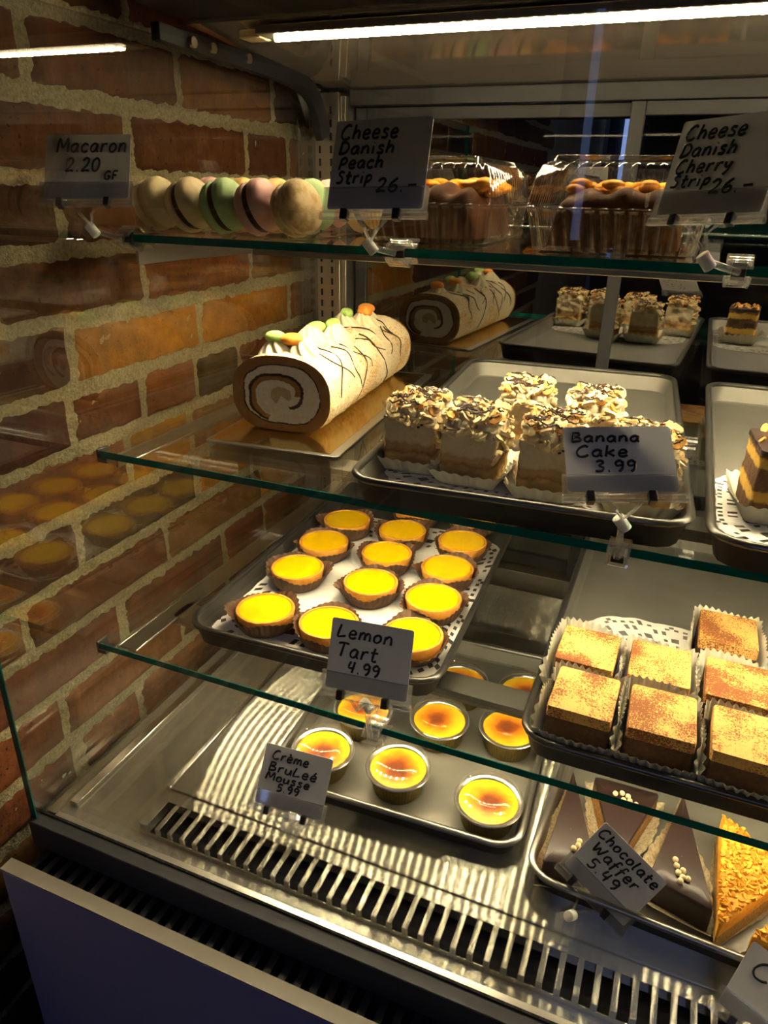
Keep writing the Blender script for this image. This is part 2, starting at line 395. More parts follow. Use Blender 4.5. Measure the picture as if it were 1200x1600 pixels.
def rrect(w, d, r, n=8, cx=0, cy=0):
    pts = []
    for qx, qy, a0 in ((1, 1, 0), (-1, 1, PI / 2), (-1, -1, PI), (1, -1, 1.5 * PI)):
        for k in range(n + 1):
            a = a0 + PI / 2 * k / n
            pts.append((cx + qx * (w / 2 - r) + r * math.cos(a), cy + qy * (d / 2 - r) + r * math.sin(a)))
    return pts
def resample(pts, n):
    L = [0]; P_ = list(pts) + [pts[0]]
    for a, b in zip(P_, P_[1:]): L.append(L[-1] + math.dist(a, b))
    out = []; k = 0
    for i in range(n):
        t = L[-1] * i / n
        while L[k + 1] < t: k += 1
        u = (t - L[k]) / max(1e-9, L[k + 1] - L[k]); a, b = P_[k], P_[k + 1]
        out.append((a[0] + (b[0] - a[0]) * u, a[1] + (b[1] - a[1]) * u))
    return out
def smooth_path(pts, sub=4):
    if len(pts) < 3: return [tuple(p) for p in pts]
    out = []; P_ = [Vector(p) for p in pts]
    for i in range(len(P_) - 1):
        p0, p1, p2, p3 = P_[max(0, i - 1)], P_[i], P_[i + 1], P_[min(len(P_) - 1, i + 2)]
        for k in range(sub):
            t = k / sub
            out.append(0.5 * ((2 * p1) + (p2 - p0) * t + (2 * p0 - 5 * p1 + 4 * p2 - p3) * t * t + (3 * p1 - p0 - 3 * p2 + p3) * t ** 3))
    out.append(P_[-1])
    return out

# ------------------------------------------------------------------ the room
slab('floor', (-1.2, 3.0, -2.8, 2.8, -0.05, 0.0), 'floor', kind='structure')
slab('wall_back', (-0.06, 3.0, 2.4, 2.5, 0.0, 2.8), 'back_wall', kind='structure')

slab('wall_right', (3.0, 3.1, -2.8, 2.5, 0.0, 2.8), 'back_wall', kind='structure')
slab('wall_front', (-0.06, 3.1, -2.9, -2.8, 0.0, 2.8), 'room_wall', kind='structure')
slab('ceiling', (-0.06, 3.1, -2.9, 2.5, 2.8, 2.9), 'room_wall', kind='structure')
win = slab('window_1', (0.03, 0.065, -2.79, -2.775, 1.3, 2.2), 'daylight', kind='structure')
WX = -0.07
def brick_wall():
    ORANGE, RED, DARK, BROWN, OLIVE = (0.56, 0.215, 0.014), (0.17, 0.056, 0.020), (0.085, 0.037, 0.018), (0.26, 0.10, 0.022), (0.115, 0.078, 0.036)
    zs = [1.667, 1.585, 1.505, 1.428, 1.350, 1.268, 1.194, 1.113, 1.035, 0.965]
    rows = {0: ([0.657, 0.908], [RED, RED, BROWN]), 1: ([0.562, 0.799, 1.065], [RED, RED, RED, RED]), 2: ([0.671, 0.95], [DARK, RED, DARK]),
            3: ([0.560, 0.801, 1.056], [DARK, RED, BROWN, BROWN]), 4: ([0.654, 0.915, 1.183], [DARK, ORANGE, ORANGE, BROWN]),
            5: ([0.637, 0.775, 0.891, 1.012], [DARK, RED, BROWN, OLIVE, RED]), 6: ([0.50, 0.729, 0.868, 1.08], [DARK, RED, ORANGE, BROWN, DARK]),
            7: ([0.620, 0.872, 1.06], [DARK, OLIVE, ORANGE, BROWN]), 8: ([0.52, 0.785, 1.054], [RED, RED, BROWN, ORANGE])}
    allrows = []
    for i in range(9): allrows.append((zs[i + 1], zs[i], rows[i][0], rows[i][1]))
    z = zs[0]; k = 0
    while z < 2.3:
        allrows.append((z, z + 0.078, [0.55 + 0.13 * (k % 2) + 0.02 * R.random(), 0.82 + 0.13 * (k % 2)], [RED, DARK, RED])); z += 0.078; k += 1
    z = zs[9]
    while z > 0.02:
        allrows.append((z - 0.078, z, [0.53 + 0.13 * (k % 2) + 0.03 * R.random(), 0.80 + 0.13 * (k % 2)], [R.choice((RED, DARK, BROWN)) for _ in range(3)])); z -= 0.078; k += 1
    mb = MB(); mb.c = []
    for z0, z1, js, cols in allrows:
        ys = list(js); cs = list(cols)
        while ys[0] > -0.9:
            ys.insert(0, ys[0] - R.choice((0.24, 0.255, 0.13))); cs.insert(0, R.choice((RED, DARK, BROWN, RED)))
        while ys[-1] < 2.3:
            ys.append(ys[-1] + R.choice((0.24, 0.25, 0.13))); cs.append(R.choice((RED, DARK, BROWN)))
        for i in range(len(ys) - 1):
            c0 = cs[i + 1]
            c0 = tuple(x * R.uniform(0.88, 1.12) for x in c0)
            g = 0.0062
            y0, y1 = ys[i] + R.uniform(.4, 1.0) * g * 0.8, ys[i + 1] - R.uniform(.4, 1.0) * g * 0.8
            a0, a1 = z0 + R.uniform(.7, 1.1) * g, z1 - R.uniform(.7, 1.1) * g
            ny, nz = max(4, int((y1 - y0) / 0.009)), 8
            off = R.uniform(-0.003, 0.004); tilt = R.uniform(-0.02, 0.02); seed = R.uniform(0, 100)
            o = len(mb.v)
            for a in range(nz + 1):
                for b in range(ny + 1):
                    u, v = b / ny, a / nz
                    y = y0 + (y1 - y0) * u; zz = a0 + (a1 - a0) * v
                    e = min(min(u, 1 - u) * (y1 - y0), min(v, 1 - v) * (a1 - a0))
                    w = noise.noise(Vector((y * 45, zz * 45, seed))) ; w2 = noise.noise(Vector((y * 140, zz * 140, seed + 7)))
                    x = WX + off + tilt * (zz - a0) + 0.0022 * w + 0.0008 * w2
                    ed = max(0.0, 1 - e / 0.008)
                    x -= 0.010 * ed * ed
                    if e < 0.006:
                        y += (w * 0.004 + w2 * 0.0015); zz += (noise.noise(Vector((y * 60, zz * 60, seed + 31))) * 0.0035)
                    mb.v.append((x, y, zz))
                    t = 1 + 0.35 * w
                    kk = max(0.0, min(1.0, 0.5 + 1.4 * noise.noise(Vector((y * 9, zz * 14, seed + 50)))))
                    cc = [q * (1 - 0.45 * kk) + d * 0.45 * kk for q, d in zip(c0, (0.16, 0.085, 0.045))] if c0[0] > 0.15 else c0
                    mb.c.append(tuple(max(0.005, q * t) for q in cc))
            for a in range(nz):
                for b in range(ny):
                    q = o + a * (ny + 1) + b
                    mb.f.append((q, q + 1, q + ny + 2, q + ny + 1))
    wall = mb.build('wall_left', 'brick', angle=60); wall['kind'] = 'structure'
    # mortar bed between the bricks
    mm = MB(); ny, nz = 300, 330
    rows_ = []
    for a in range(nz + 1):
        r = []
        for b in range(ny + 1):
            y = -1.0 + 3.4 * b / ny if False else (-1.0 + 1.3 * (b / 60) if b < 60 else 0.3 + 1.1 * ((b - 60) / 200) if b < 260 else 1.4 + 1.0 * ((b - 260) / 40))
            zz = 0.7 * a / 50 if a < 50 else 0.7 + 1.05 * (a - 50) / 240 if a < 290 else 1.75 + 0.6 * (a - 290) / 40
            x = WX - 0.0055 + 0.0038 * noise.noise(Vector((y * 70, zz * 70, 3))) + 0.0022 * noise.noise(Vector((y * 200, zz * 200, 9)))
            r.append((x, y, zz))
        rows_.append(r)
    mm.loops(rows_, closed=False)
    mo = mm.build('mortar', 'mortar', wall, angle=180)
    back = slab('wall_left_core', (-0.4, WX - 0.016, -2.8, 2.4, 0.0, 2.8), 'mortar', wall)
    back.name = 'wall_core'
brick_wall()

# ------------------------------------------------------------------ display case
XG = -0.013
XR = 1.55
YF, YB = 0.432, 1.23
case = thing('display_case', 'refrigerated glass pastry display case with steel deck beside the brick wall', 'display case')
slab('base_body', (-0.02, XR, 0.43, 1.25, 0.10, 0.79), 'charcoal', case)
slab('plinth', (0.02, XR, 0.47, 1.2, 0.0, 0.10), 'black', case)
fp = slab('front_panel', (-0.02, XR, 0.378, 0.393, 0.10, 0.776), 'panel', case, 0.002)
slab('panel_ledge', (-0.02, XR, 0.3775, 0.394, 0.7765, 0.7785), 'ledge', case)
slab('vent_channel', (-0.018, XR, 0.3935, 0.43, 0.70, 0.745), 'black', case)
mb = MB()
x = 0.0
while x < XR - 0.02:
    mb.box(x, x + 0.008, 0.3945, 0.4295, 0.745, 0.768); x += 0.0175
mb.build('vent_slats', 'charcoal', case)
slab('front_channel', (-0.02, XR, 0.424, 0.440, 0.768, 0.806), 'charcoal', case, 0.0015)
slab('channel_lip', (-0.018, XR, 0.4402, 0.443, 0.79, 0.8075), 'black', case)
slab('channel_trim', (0.0, XR, 0.4435, 0.452, 0.795, 0.8045), 'steel', case, 0.001)
slab('floor_plate', (-0.018, XR, 0.45, YB - 0.02, 0.79, 0.800), 'deck', case)
# white trim along the foot of the side glass
slab('side_trim', (0.0005, 0.013, 0.468, 1.19, 0.8002, 0.806), 'steel_bright', case, 0.001)
# raised deck with slotted grille at the front
deck = slab('deck', (0.108, XR, 0.527, 1.19, 0.8005, 0.815), 'deck', case, 0.001)
slab('deck_edge', (0.101, 0.1075, 0.527, 1.19, 0.8005, 0.8162), 'steel_bright', case, 0.001)
slab('deck_riser', (0.2, XR, 0.965, 1.005, 0.8155, 0.836), 'steel_bright', case, 0.002)
def grille():
    x0, y0, y1, z0, z1 = 0.106, 0.470, 0.5265, 0.8005, 0.813
    mb = MB(); th = 0.0012
    mb.box(x0, XR, y1 - 0.017, y1, z1 - th, z1)              # rear band
    mb.box(x0, x0 + 0.012, y0, y1 - 0.017, z1 - th, z1)      # left end
    x = x0 + 0.012
    pitch, bar = 0.0172, 0.0062
    while x < XR - 0.03:
        mb.box(x + pitch - bar, x + pitch, y0 + 0.003, y1 - 0.017, z1 - th, z1)
        mb.box(x + pitch - bar, x + pitch, y0, y0 + 0.003, z0 + 0.002, z1)     # folded front face of the bar
        x += pitch
    mb.box(x0, XR, y0 - 0.0015, y0, z0, z0 + 0.004)
    mb.box(x0, x0 + 0.0015, y0, y1, z0, z1 - th)
    return mb.build('air_grille', 'deck', case, bevel=0.0004, seg=1)
grille()
slab('grille_shade_sheet', (0.119, XR, 0.4725, 0.509, 0.8003, 0.8012), 'slot_shade', case)  # thin black sheet that paints the shade inside the slots
# glass
side = slab('side_glass', (XG - 0.008, XG, YF, 1.20, 0.792, 1.655), 'glass_side', case)
slab('side_glass_edge', (XG - 0.0082, XG + 0.0002, YF - 0.0015, YF, 0.792, 1.655), 'edge', case, label='green front edge of the side glass')
slab('front_glass', (XG, XR, YF + 0.001, YF + 0.006, 0.808, 1.66), 'glass_front', case)
slab('right_end_panel', (XR + 0.0005, XR + 0.02, 0.424, 1.26, 0.10, 1.73), 'charcoal', case)
# back: posts, doors
slab('rear_post', (-0.022, 0.022, 1.195, 1.235, 0.80, 1.64), 'steel', case, 0.001)
mb = MB(); z = 0.83
while z < 1.62:
    for xx in (-0.013, 0.0075): mb.box(xx - 0.0015, xx + 0.0015, 1.1935, 1.196, z, z + 0.011)
    z += 0.019
mb.build('post_slots', 'black', case)
slab('post_return', (-0.03, -0.0225, 1.19, 1.23, 0.80, 1.64), 'steel_dark', case)
slab('post_channel', (0.0225, 0.032, 1.2, 1.24, 0.80, 1.635), 'steel', case, 0.001)
slab('door_head_rail', (0.032, XR, 1.215, 1.255, 1.622, 1.645), 'frame', case, 0.001)
slab('door_sill_rail', (0.032, XR, 1.205, 1.255, 0.80, 0.845), 'steel', case, 0.001)
def door(x0, x1, y, lab):
    f = MB(); w = 0.02
    f.box(x0, x0 + w, y, y + 0.014, 0.846, 1.621); f.box(x1 - w, x1, y, y + 0.014, 0.846, 1.621)
    f.box(x0 + w, x1 - w, y, y + 0.014, 0.846, 0.87); f.box(x0 + w, x1 - w, y, y + 0.014, 1.603, 1.621)
    d = f.build('sliding_door', 'frame', case, bevel=0.0008, seg=1)
    slab('door_pane', (x0 + w, x1 - w, y + 0.005, y + 0.009, 0.87, 1.603), 'mirror_glass', d)
door(0.034, 0.497, 1.235, '')
door(0.474, 0.98, 1.219, '')
door(0.96, XR, 1.235, '')
# top: glossy ceiling, canopy, side arm
MB().loops([[(-0.005, 0.84, z), (XR, 0.84, z)] for z in (1.672, 1.678)] + [[(-0.005, 1.225, 1.652), (XR, 1.225, 1.652)], [(-0.005, 1.225, 1.646), (XR, 1.225, 1.646)], [(-0.005, 0.84, 1.672), (XR, 0.84, 1.672)]], closed=False).build('ceiling_panel', 'ceiling_panel', case)
slab('canopy', (-0.006, XR, 0.30, 0.838, 1.676, 1.73), 'black', case, 0.004)
slab('canopy_rear', (-0.006, XR, 0.842, 1.26, 1.679, 1.73), 'black', case)
arm = MB()
prof = [(0.775, 1.655, .008), (0.90, 1.652, .010), (1.02, 1.650, .012), (1.10, 1.645, .014), (1.145, 1.630, .016), (1.168, 1.605, .016), (1.182, 1.575, .013)]
pr = smooth_path([(0, a, b) for a, b, c in prof], 4)
rows = []
for i, p in enumerate(pr):
    t = (pr[min(i + 1, len(pr) - 1)] - pr[max(0, i - 1)]).normalized(); nrm = Vector((0, -t.z, t.y)); k = i / (len(pr) - 1); h = 0.009 + 0.008 * k
    rows.append([p + nrm * h + Vector((-.006, 0, 0)), p + nrm * h + Vector((.006, 0, 0)), p - nrm * h + Vector((.006, 0, 0)), p - nrm * h + Vector((-.006, 0, 0))])
arm.loops(rows, True, True, True)
arm.build('canopy_arm', 'black', case, bevel=0.001)
for yy in (0.83, 0.87, 0.95):
    MB().lathe([(0.0005, 0), (0.006, 0), (0.006, 0.006), (0.0005, 0.006)], 12).build('arm_bolt', 'steel_bright', case).matrix_local = Matrix.Translation((0.0062, yy, 1.652)) @ Matrix.Rotation(PI / 2, 4, 'Y')
# canopy lamp
lamp = MB().box(0.085, XR - 0.02, 0.845, 0.895, 1.659, 1.668).build('lamp_housing', 'steel', case, bevel=0.001)
slab('lamp_end_cap', (0.055, 0.0845, 0.857, 0.884, 1.6575, 1.667), 'lead', lamp, 0.002)
MB().loops([[(xx, 0.869 - 0.0038 * math.cos(PI * k / 8), 1.6585 - 0.0042 * math.sin(PI * k / 8)) for k in range(9)] for xx in (0.098, XR - 0.03)], closed=False).build('lamp_strip', 'led_canopy', lamp)

# ------------------------------------------------------------------ glass shelves
def shelf(z, yf, led_y, x_led, label, arms, led, armh=(0.016, 0.045)):
    t = thing('glass_shelf', label, 'shelf', (0, yf, z))
    d = 1.185 - yf
    slab('glass_pane', (0.002, XR - 0.03, 0.0012, d, -0.008, 0.0), 'glass', t)
    slab('front_edge', (0.0, XR - 0.03, 0.0, 0.0012, -0.008, 0.0), 'edge', t, label='green ground front edge')
    slab('side_edge', (0.0, 0.002, 0.0012, d, -0.008, 0.0), 'glass', t)
    for ax in arms:
        m = MB(); n = 14; h0, h1 = armh
        for x0, x1, full in ((ax, ax + 0.004, True), (ax + 0.0041, ax + 0.030, False)):
            rows = []
            for k in range(n + 1):
                u = k / n; y = 0.016 + (d - 0.016) * u; h = (h0 + (h1 - h0) * u ** 2) if full else 0.003
                rows.append([(x0, y, -0.0085), (x1, y, -0.0085), (x1, y, -0.0085 - h), (x0, y, -0.0085 - h)])
            m.loops(rows, True, True, True)
        m.build('shelf_arm', 'steel', t, bevel=0.001)
    if led == 'low': slab('arm_block', (0.048, 0.074, 0.690 - yf, 0.728 - yf, -0.030, -0.0086), 'steel_dark', t, 0.002)
    # front corner clip holding the glass
    m = MB(); m.box(-0.004, 0.010, -0.0012, 0.016, -0.0135, -0.0082); m.box(-0.004, -0.0005, -0.0012, 0.016, -0.0082, 0.002)
    m.build('corner_clip', 'steel_dark', t, bevel=0.0005)
    # light bar under the glass
    ly = led_y - yf
    lb = MB().box(x_led, XR - 0.06, ly - 0.018, ly + 0.018, -0.0155, -0.0085)
    lb.box(x_led, XR - 0.06, ly - 0.018, ly - 0.015, -0.021, -0.0155)
    bar = lb.build('light_bar', 'steel', t, bevel=0.0006, seg=1)
    MB().loops([[(x_led + 0.006, ly - 0.006, -0.0162), (XR - 0.07, ly - 0.006, -0.0162)], [(x_led + 0.006, ly + 0.009, -0.0162), (XR - 0.07, ly + 0.009, -0.0162)]], closed=False).build('light_strip', 'led_' + led, bar)
    return t
ZT, ZM, ZL, ZD = 1.448, 1.2174, 0.982, 0.815
YT, YM, YL = 0.688, 0.602, 0.555
shelf(ZT, YT, 0.778, 0.12, 'topmost glass shelf holding macarons and boxed pastries', (-0.002, 0.93), 'top', (0.026, 0.034))
shelf(ZM, YM, 0.705, 0.09, 'middle glass shelf under the cake roll and banana cake tray', (0.006, 0.93), 'mid')
shelf(ZL, YL, 0.672, 0.032, 'lowest glass shelf under the lemon tart tray', (0.012, 0.93), 'low')

# ------------------------------------------------------------------ trays
def tray(label, fl, rz, w=0.332, d=0.575, z=ZL, mats=('tray', 'tray_rim'), h=0.027):
    t = thing('baking_tray', label, 'tray', (fl[0], fl[1], z), rz, None)
    cx, cy = w / 2, d / 2
    def ring(ins, zz, r): return [(x, y, zz) for x, y in resample(rrect(w - 2 * ins, d - 2 * ins, r, 10, cx, cy), 144)]
    m = MB()
    MB().loops([ring(0.011, 0.0005, 0.022), ring(0.004, h - 0.002, 0.030), ring(0.003, h, 0.031)], True, True, False).build('pan_outside', 'tray_shaded_side', t, angle=40)['label'] = 'outer side and underside, painted dark for shade'
    m.loops([ring(0.003, h, 0.031), ring(0.006, h, 0.029), ring(0.0125, 0.0035, 0.021), ring(0.016, 0.0016, 0.018)], True)
    # inner floor
    m.loops([ring(0.016, 0.0016, 0.018)], True, False, True)
    m.build('pan', mats[0], t, angle=40)
    rm = MB(); prof = [(math.cos(a) * 0.0042, math.sin(a) * 0.0034) for a in [2 * PI * k / 10 for k in range(10)]]
    rows = [ring(0.0042 - a, h - 0.0005 + b, 0.030 + a) for a, b in prof]; rows.append(rows[0])
    rm.loops(rows, True)
    rm.build('rolled_rim', mats[1], t, angle=80)
    return t
tray('dark tray of banana cakes on the middle glass shelf', (0.318, 0.583), math.radians(3.8), w=0.322, d=0.59, z=ZM)
tray('dark tray holding the chocolate layer cakes, to the right of the banana cake tray', (0.645, 0.588), math.radians(0.3), d=0.59, z=ZM)
tray('dark tray full of lemon tarts on the lowest glass shelf', (0.093, 0.596), math.radians(2.0), w=0.328, mats=('dark_tray', 'tray_rim'))
tray('dark tray of cocoa dusted cake squares on the lowest glass shelf', (0.514, 0.568), math.radians(0.2))
tray('grey tray of creme brulee cups on the steel deck', (0.212, 0.568), math.radians(2.6), w=0.322, d=0.38, z=ZD + 0.0005, mats=('deck_tray', 'deck_rim'), h=0.024)
tray('grey tray of chocolate wafer triangles on the steel deck', (0.539, 0.559), math.radians(-3.2), w=0.335, d=0.37, z=ZD + 0.0005, mats=('deck_tray', 'deck_rim'), h=0.024)

# ------------------------------------------------------------------ doilies
def doily(label, cx, cy, z, w, d, r, rz=0, group=None, sag=0.0):
    n = 168; base = resample(rrect(w, d, r, 12), n)
    fr = [0.0, 0.35, 0.62, 0.66, 0.70, 0.735, 0.77, 0.80, 0.83, 0.86, 0.89, 0.92, 0.95, 0.975, 1.0]
    m = MB(); o = 0
    for k, f in enumerate(fr):
        for j in range(n):
            s = f * (1 + (0.018 * abs(math.sin(j * PI / 7)) - 0.006 if k >= len(fr) - 2 else 0))
            x, y = base[j][0] * s, base[j][1] * s
            zz = sag * max(0, f - 0.8) * 5 * (0.5 + 0.5 * math.sin(j * 0.6)) + 0.0003 * math.sin(j * 1.3 + k)
            if k == 0: x, y = base[j][0] * 0.001, base[j][1] * 0.001
            m.v.append((x, y, zz))
    for k in range(len(fr) - 1):
        for j in range(n):
            hole = False
            if k >= 3 and k < 13:
                p = j % 7
                if k in (3,): hole = j % 3 == 0
                elif k in (5, 6): hole = p in (2, 3) or p == 5 and k == 5
                elif k in (8, 9): hole = p in (0, 5)
                elif k == 11: hole = j % 2 == 0 and p not in (6,)
                elif k == 12: hole = p == 3
            if not hole:
                a = k * n + j; b = k * n + (j + 1) % n
                m.f.append((a, b, b + n, a + n))
    ob = m.build('paper_doily', 'doily', angle=180)
    ob.location = (cx, cy, z); ob.rotation_euler = (0, 0, rz)
    return tag(ob, label, 'doily', group)
doily('white lace paper doily lying under the lemon tarts', 0.243, 0.83, ZL + 0.0026, 0.315, 0.41, 0.06, math.radians(2))
doily('white lace paper doily under the cocoa dusted squares', 0.668, 0.735, ZL + 0.0026, 0.26, 0.30, 0.07, 0)
doily('white lace paper doily under the banana cakes', 0.462, 0.745, ZM + 0.0026, 0.285, 0.215, 0.07, math.radians(3.6))
doily('white lace paper doily under the chocolate layer cakes', 0.80, 0.745, ZM + 0.0026, 0.295, 0.215, 0.07, 0)

# ------------------------------------------------------------------ lemon tarts
def tart_proto(seed):
    rr = random.Random(seed)
    t = thing('lemon_tart', 'x', 'tart', (0, 0, 0), 0, 'lemon tarts on the dark tray')
    ro = 0.0375
    c = MB().lathe([(ro - 0.006, 0.0012), (ro - 0.004, 0.003), (ro, 0.024), (ro - 0.0008, 0.0255), (ro - 0.0032, 0.0258), (ro - 0.0042, 0.0245), (ro - 0.0048, 0.021)], 64,
                   rip=lambda k, a: 0.0004 * noise.noise(Vector((math.cos(a) * 6, math.sin(a) * 6, seed + k))), cap0=True)
    c.build('crust', 'crust', t, angle=50)
    f = MB(); rows = []
    for q in (0.0005, 0.3, 0.6, 0.85, 0.96, 1.0):
        rows.append([((ro - 0.0044) * q * math.cos(j / 48 * 2 * PI), (ro - 0.0044) * q * math.sin(j / 48 * 2 * PI), 0.0238 + 0.0006 * q ** 4 + 0.0004 * noise.noise(Vector((q * 3 * math.cos(j / 48 * 2 * PI), q * 3 * math.sin(j / 48 * 2 * PI), seed)))) for j in range(48)])
    rows.reverse()
    f.loops(rows, True).build('lemon_filling', 'lemon', t, angle=80)
    n = 180; rows = []
    ph = [rr.uniform(0, 6.28) for _ in range(4)]
    for k, (r0, z0) in enumerate([(0.0300, 0.0008), (0.0335, 0.0014), (0.0385, 0.010), (0.0412, 0.018), (0.0455, 0.0235)]):
        row = []
        u = k / 4
        for j in range(n):
            a = j / n * 2 * PI
            lob = 0.5 * math.sin(2 * a + ph[0]) + 0.3 * math.sin(3 * a + ph[1]) + 0.35 * math.sin(5 * a + ph[2])
            r = r0 + (0.0011 * math.sin(36 * a) if k >= 2 else 0) * u + u * u * 0.0055 * lob
            z = z0 + u * u * (0.0035 * math.sin(3 * a + ph[3]) + 0.0018 * math.sin(5 * a + ph[0]))
            row.append((max(r, 0.0378 if k >= 2 else 0) * math.cos(a), max(r, 0.0378 if k >= 2 else 0) * math.sin(a), z))
        rows.append(row)
    MB().loops(rows, True, True).build('paper_case', 'brown_case', t, angle=180)
    return t
tz = ZL + 0.0034
tarts = [((0.168, 0.671), 'lemon tart in the front row of its tray, at the tray corner nearest the wall'),
         ((0.256, 0.675), 'lemon tart in the front row, partly behind the top of the lemon tart card'),
         ((0.360, 0.693), 'lemon tart in the front row just right of the lemon tart card'),
         ((0.152, 0.784), 'lemon tart second from the front in the column along the wall side'),
         ((0.263, 0.789), 'lemon tart second from the front in the middle column'),
         ((0.355, 0.785), 'lemon tart second from the front in the right column of the tray'),
         ((0.149, 0.873), 'lemon tart third from the front in the column along the wall side'),
         ((0.250, 0.878), 'lemon tart third from the front in the middle column'),
         ((0.346, 0.872), 'lemon tart third from the front in the right column'),
         ((0.147, 0.959), 'lemon tart fourth from the front in the column along the wall side'),
         ((0.243, 0.960), 'lemon tart fourth from the front in the middle column'),
         ((0.341, 0.962), 'lemon tart fourth from the front in the right column of the tray'),
         ((0.235, 1.049), 'lemon tart at the back of the middle column, half seen under the banana cake tray'),
         ((0.333, 1.055), 'lemon tart at the back of the right column, half seen under the banana cake tray')]
protos = [tart_proto(s) for s in (3, 11, 29)]
for i, ((x, y), lab) in enumerate(tarts):
    if i < 3:
        o = protos[i]; o.location = (x, y, tz); o['label'] = lab
    else:
        dup(protos[i % 3], lab, (x, y, tz), R.uniform(0, 6.28))

# ------------------------------------------------------------------ creme brulee cups
def brulee_proto():
    t = thing('creme_brulee_cup', 'x', 'dessert cup', (0, 0, 0), 0, 'creme brulee cups on the steel deck')
    n = 144
    MB().lathe([(0.0275, 0.0008), (0.0295, 0.0016), (0.0352, 0.030), (0.0358, 0.031), (0.0348, 0.031), (0.0340, 0.0285)], n,
               rip=lambda k, a: (0.0007 * math.sin(48 * a) if k in (1, 2) else 0), cap0=True).build('foil_cup', 'foil', t, angle=180)
    MB().lathe([(0.0345, 0.0305), (0.0395, 0.0312), (0.0405, 0.0325), (0.0395, 0.0338), (0.0350, 0.0330), (0.0345, 0.0318)], 72).build('foil_rim', 'foil_rim', t, angle=60)
    rows = []
    for q in (1.0, 0.9, 0.6, 0.3, 0.01):
        rows.append([(0.0346 * q * math.cos(j / 48 * 2 * PI), 0.0346 * q * math.sin(j / 48 * 2 * PI), 0.0 + 0.0012 * (1 - q * q) + 0.0005 * noise.noise(Vector((q * 4 * math.cos(j / 8), q * 4 * math.sin(j / 8), 1)))) for j in range(48)])
    cu = MB().loops(rows, True).build('custard', 'custard', t, angle=80); cu.location = (0, 0, 0.0312)
    MB().lathe([(0.0388, 0.0340), (0.0372, 0.0350), (0.0362, 0.0440), (0.0350, 0.0462), (0.0315, 0.0466), (0.0300, 0.0450), (0.0285, 0.0466), (0.020, 0.0478), (0.008, 0.0482), (0.0004, 0.0482)], 72).build('clear_lid', 'lid_plastic', t, angle=50)
    MB().lathe([(0.0382, 0.0338), (0.0402, 0.0342), (0.0402, 0.0350), (0.0380, 0.0348)], 72).build('lid_rim', 'plastic', t, angle=50)
    return t
bz = ZD + 0.0022
cups = [((0.483, 0.633), 'creme brulee cup nearest the front right corner of its tray'),
        ((0.367, 0.640), 'creme brulee cup in the front row, palest top with one small burnt spot'),
        ((0.268, 0.630), 'creme brulee cup half hidden behind the creme brulee card'),
        ((0.386, 0.744), 'creme brulee cup in the second row with a wide amber burnt top'),
        ((0.476, 0.766), 'creme brulee cup in the second row beside the cocoa square tray'),
        ((0.283, 0.722), 'creme brulee cup half hidden behind the foot of the lemon tart card'),
        ((0.388, 0.835), 'creme brulee cup in the third row under the lemon tart tray corner'),
        ((0.480, 0.850), 'creme brulee cup in the third row, cut by the cocoa square tray')]
bp = brulee_proto()
for i, ((x, y), lab) in enumerate(cups):
    if i == 0: bp.location = (x, y, bz); bp['label'] = lab
    else: dup(bp, lab, (x, y, bz), R.uniform(0, 6.28))

# ------------------------------------------------------------------ pleated square cases and cakes
def square_case(w, d, h, flare, mat, parent, seed, teeth=44, front=1.0):
    n = 352; base = resample(rrect(w, d, 0.006, 6), n); rows = []
    for k in range(5):
        u = k / 4; row = []
        for j, (x, y) in enumerate(base):
            L = math.hypot(x, y); nx, ny = x / L, y / L
            wv = noise.noise(Vector((x * 30, y * 30, seed)))
            zig = math.sin(j / n * teeth * 2 * PI)
            out = flare * u * (1 + 0.4 * wv) + 0.0011 * zig * (0.35 + 0.65 * u)
            fr = max(0.0, min(1.0, (-ny - 0.55) * 4))
            out *= 1 + fr * (1.5 if front < 1 else 0)
            z = 0.0006 + h * u * (1 - (1 - front) * fr) * (1 + 0.22 * wv) + (0.0013 * zig if k == 4 else 0)
            row.append((x + nx * out, y + ny * out, z))
        rows.append(row)
    return MB().loops(rows, True, True).build('paper_case', mat, parent, angle=180)
def rough_box(w, d, h, seed, amp=0.0012, nx=14, nz=12, r=0.004, topamp=0.0):
    m = MB()
    base = resample(rrect(w, d, r, 4), nx * 6); rows = []
    def dis(x, y, z):
        L = math.hypot(x, y) + 1e-9
        k = amp * (noise.noise(Vector((x * 90, y * 90, z * 90 + seed))) + 0.6 * noise.noise(Vector((x * 240, y * 240, z * 240 + seed))))
        return (x + x / L * k, y + y / L * k, z)
    for k in range(nz + 1): rows.append([dis(x, y, 0.001 + (h - 0.001) * k / nz) for x, y in base])
    for q in (0.97, 0.8, 0.5, 0.2, 0.01):
        rows.append([(x * q, y * q, h + topamp * noise.noise(Vector((x * q * 80, y * q * 80, seed)))) for x, y in base])
    m.loops(rows, True, True, False)
    return m
def square_proto(seed):
    t = thing('cocoa_cake_square', 'x', 'cake', (0, 0, 0), 0, 'cocoa dusted cake squares')
    w, d, h = 0.063, 0.073, 0.052
    rough_box(w, d, h - 0.012, seed, 0.0008).build('chocolate_base', 'choc_sponge', t, angle=50)
    m = MB(); base = resample(rrect(w - 0.0005, d - 0.0005, 0.003, 3), 80)
    rows = [[(x, y, h - 0.0119) for x, y in base], [(x, y, h - 0.0012) for x, y in base], [(x * 0.985, y * 0.985, h) for x, y in base]]
    for q in (0.8, 0.5, 0.2, 0.01): rows.append([(x * q, y * q, h) for x, y in base])
    m.loops(rows, True).build('cocoa_topping', 'cocoa', t, angle=40)
    square_case(w + 0.003, d + 0.003, 0.049, 0.007, 'white_case', t, seed, 44, 0.68)
    return t
sz = ZL + 0.0034
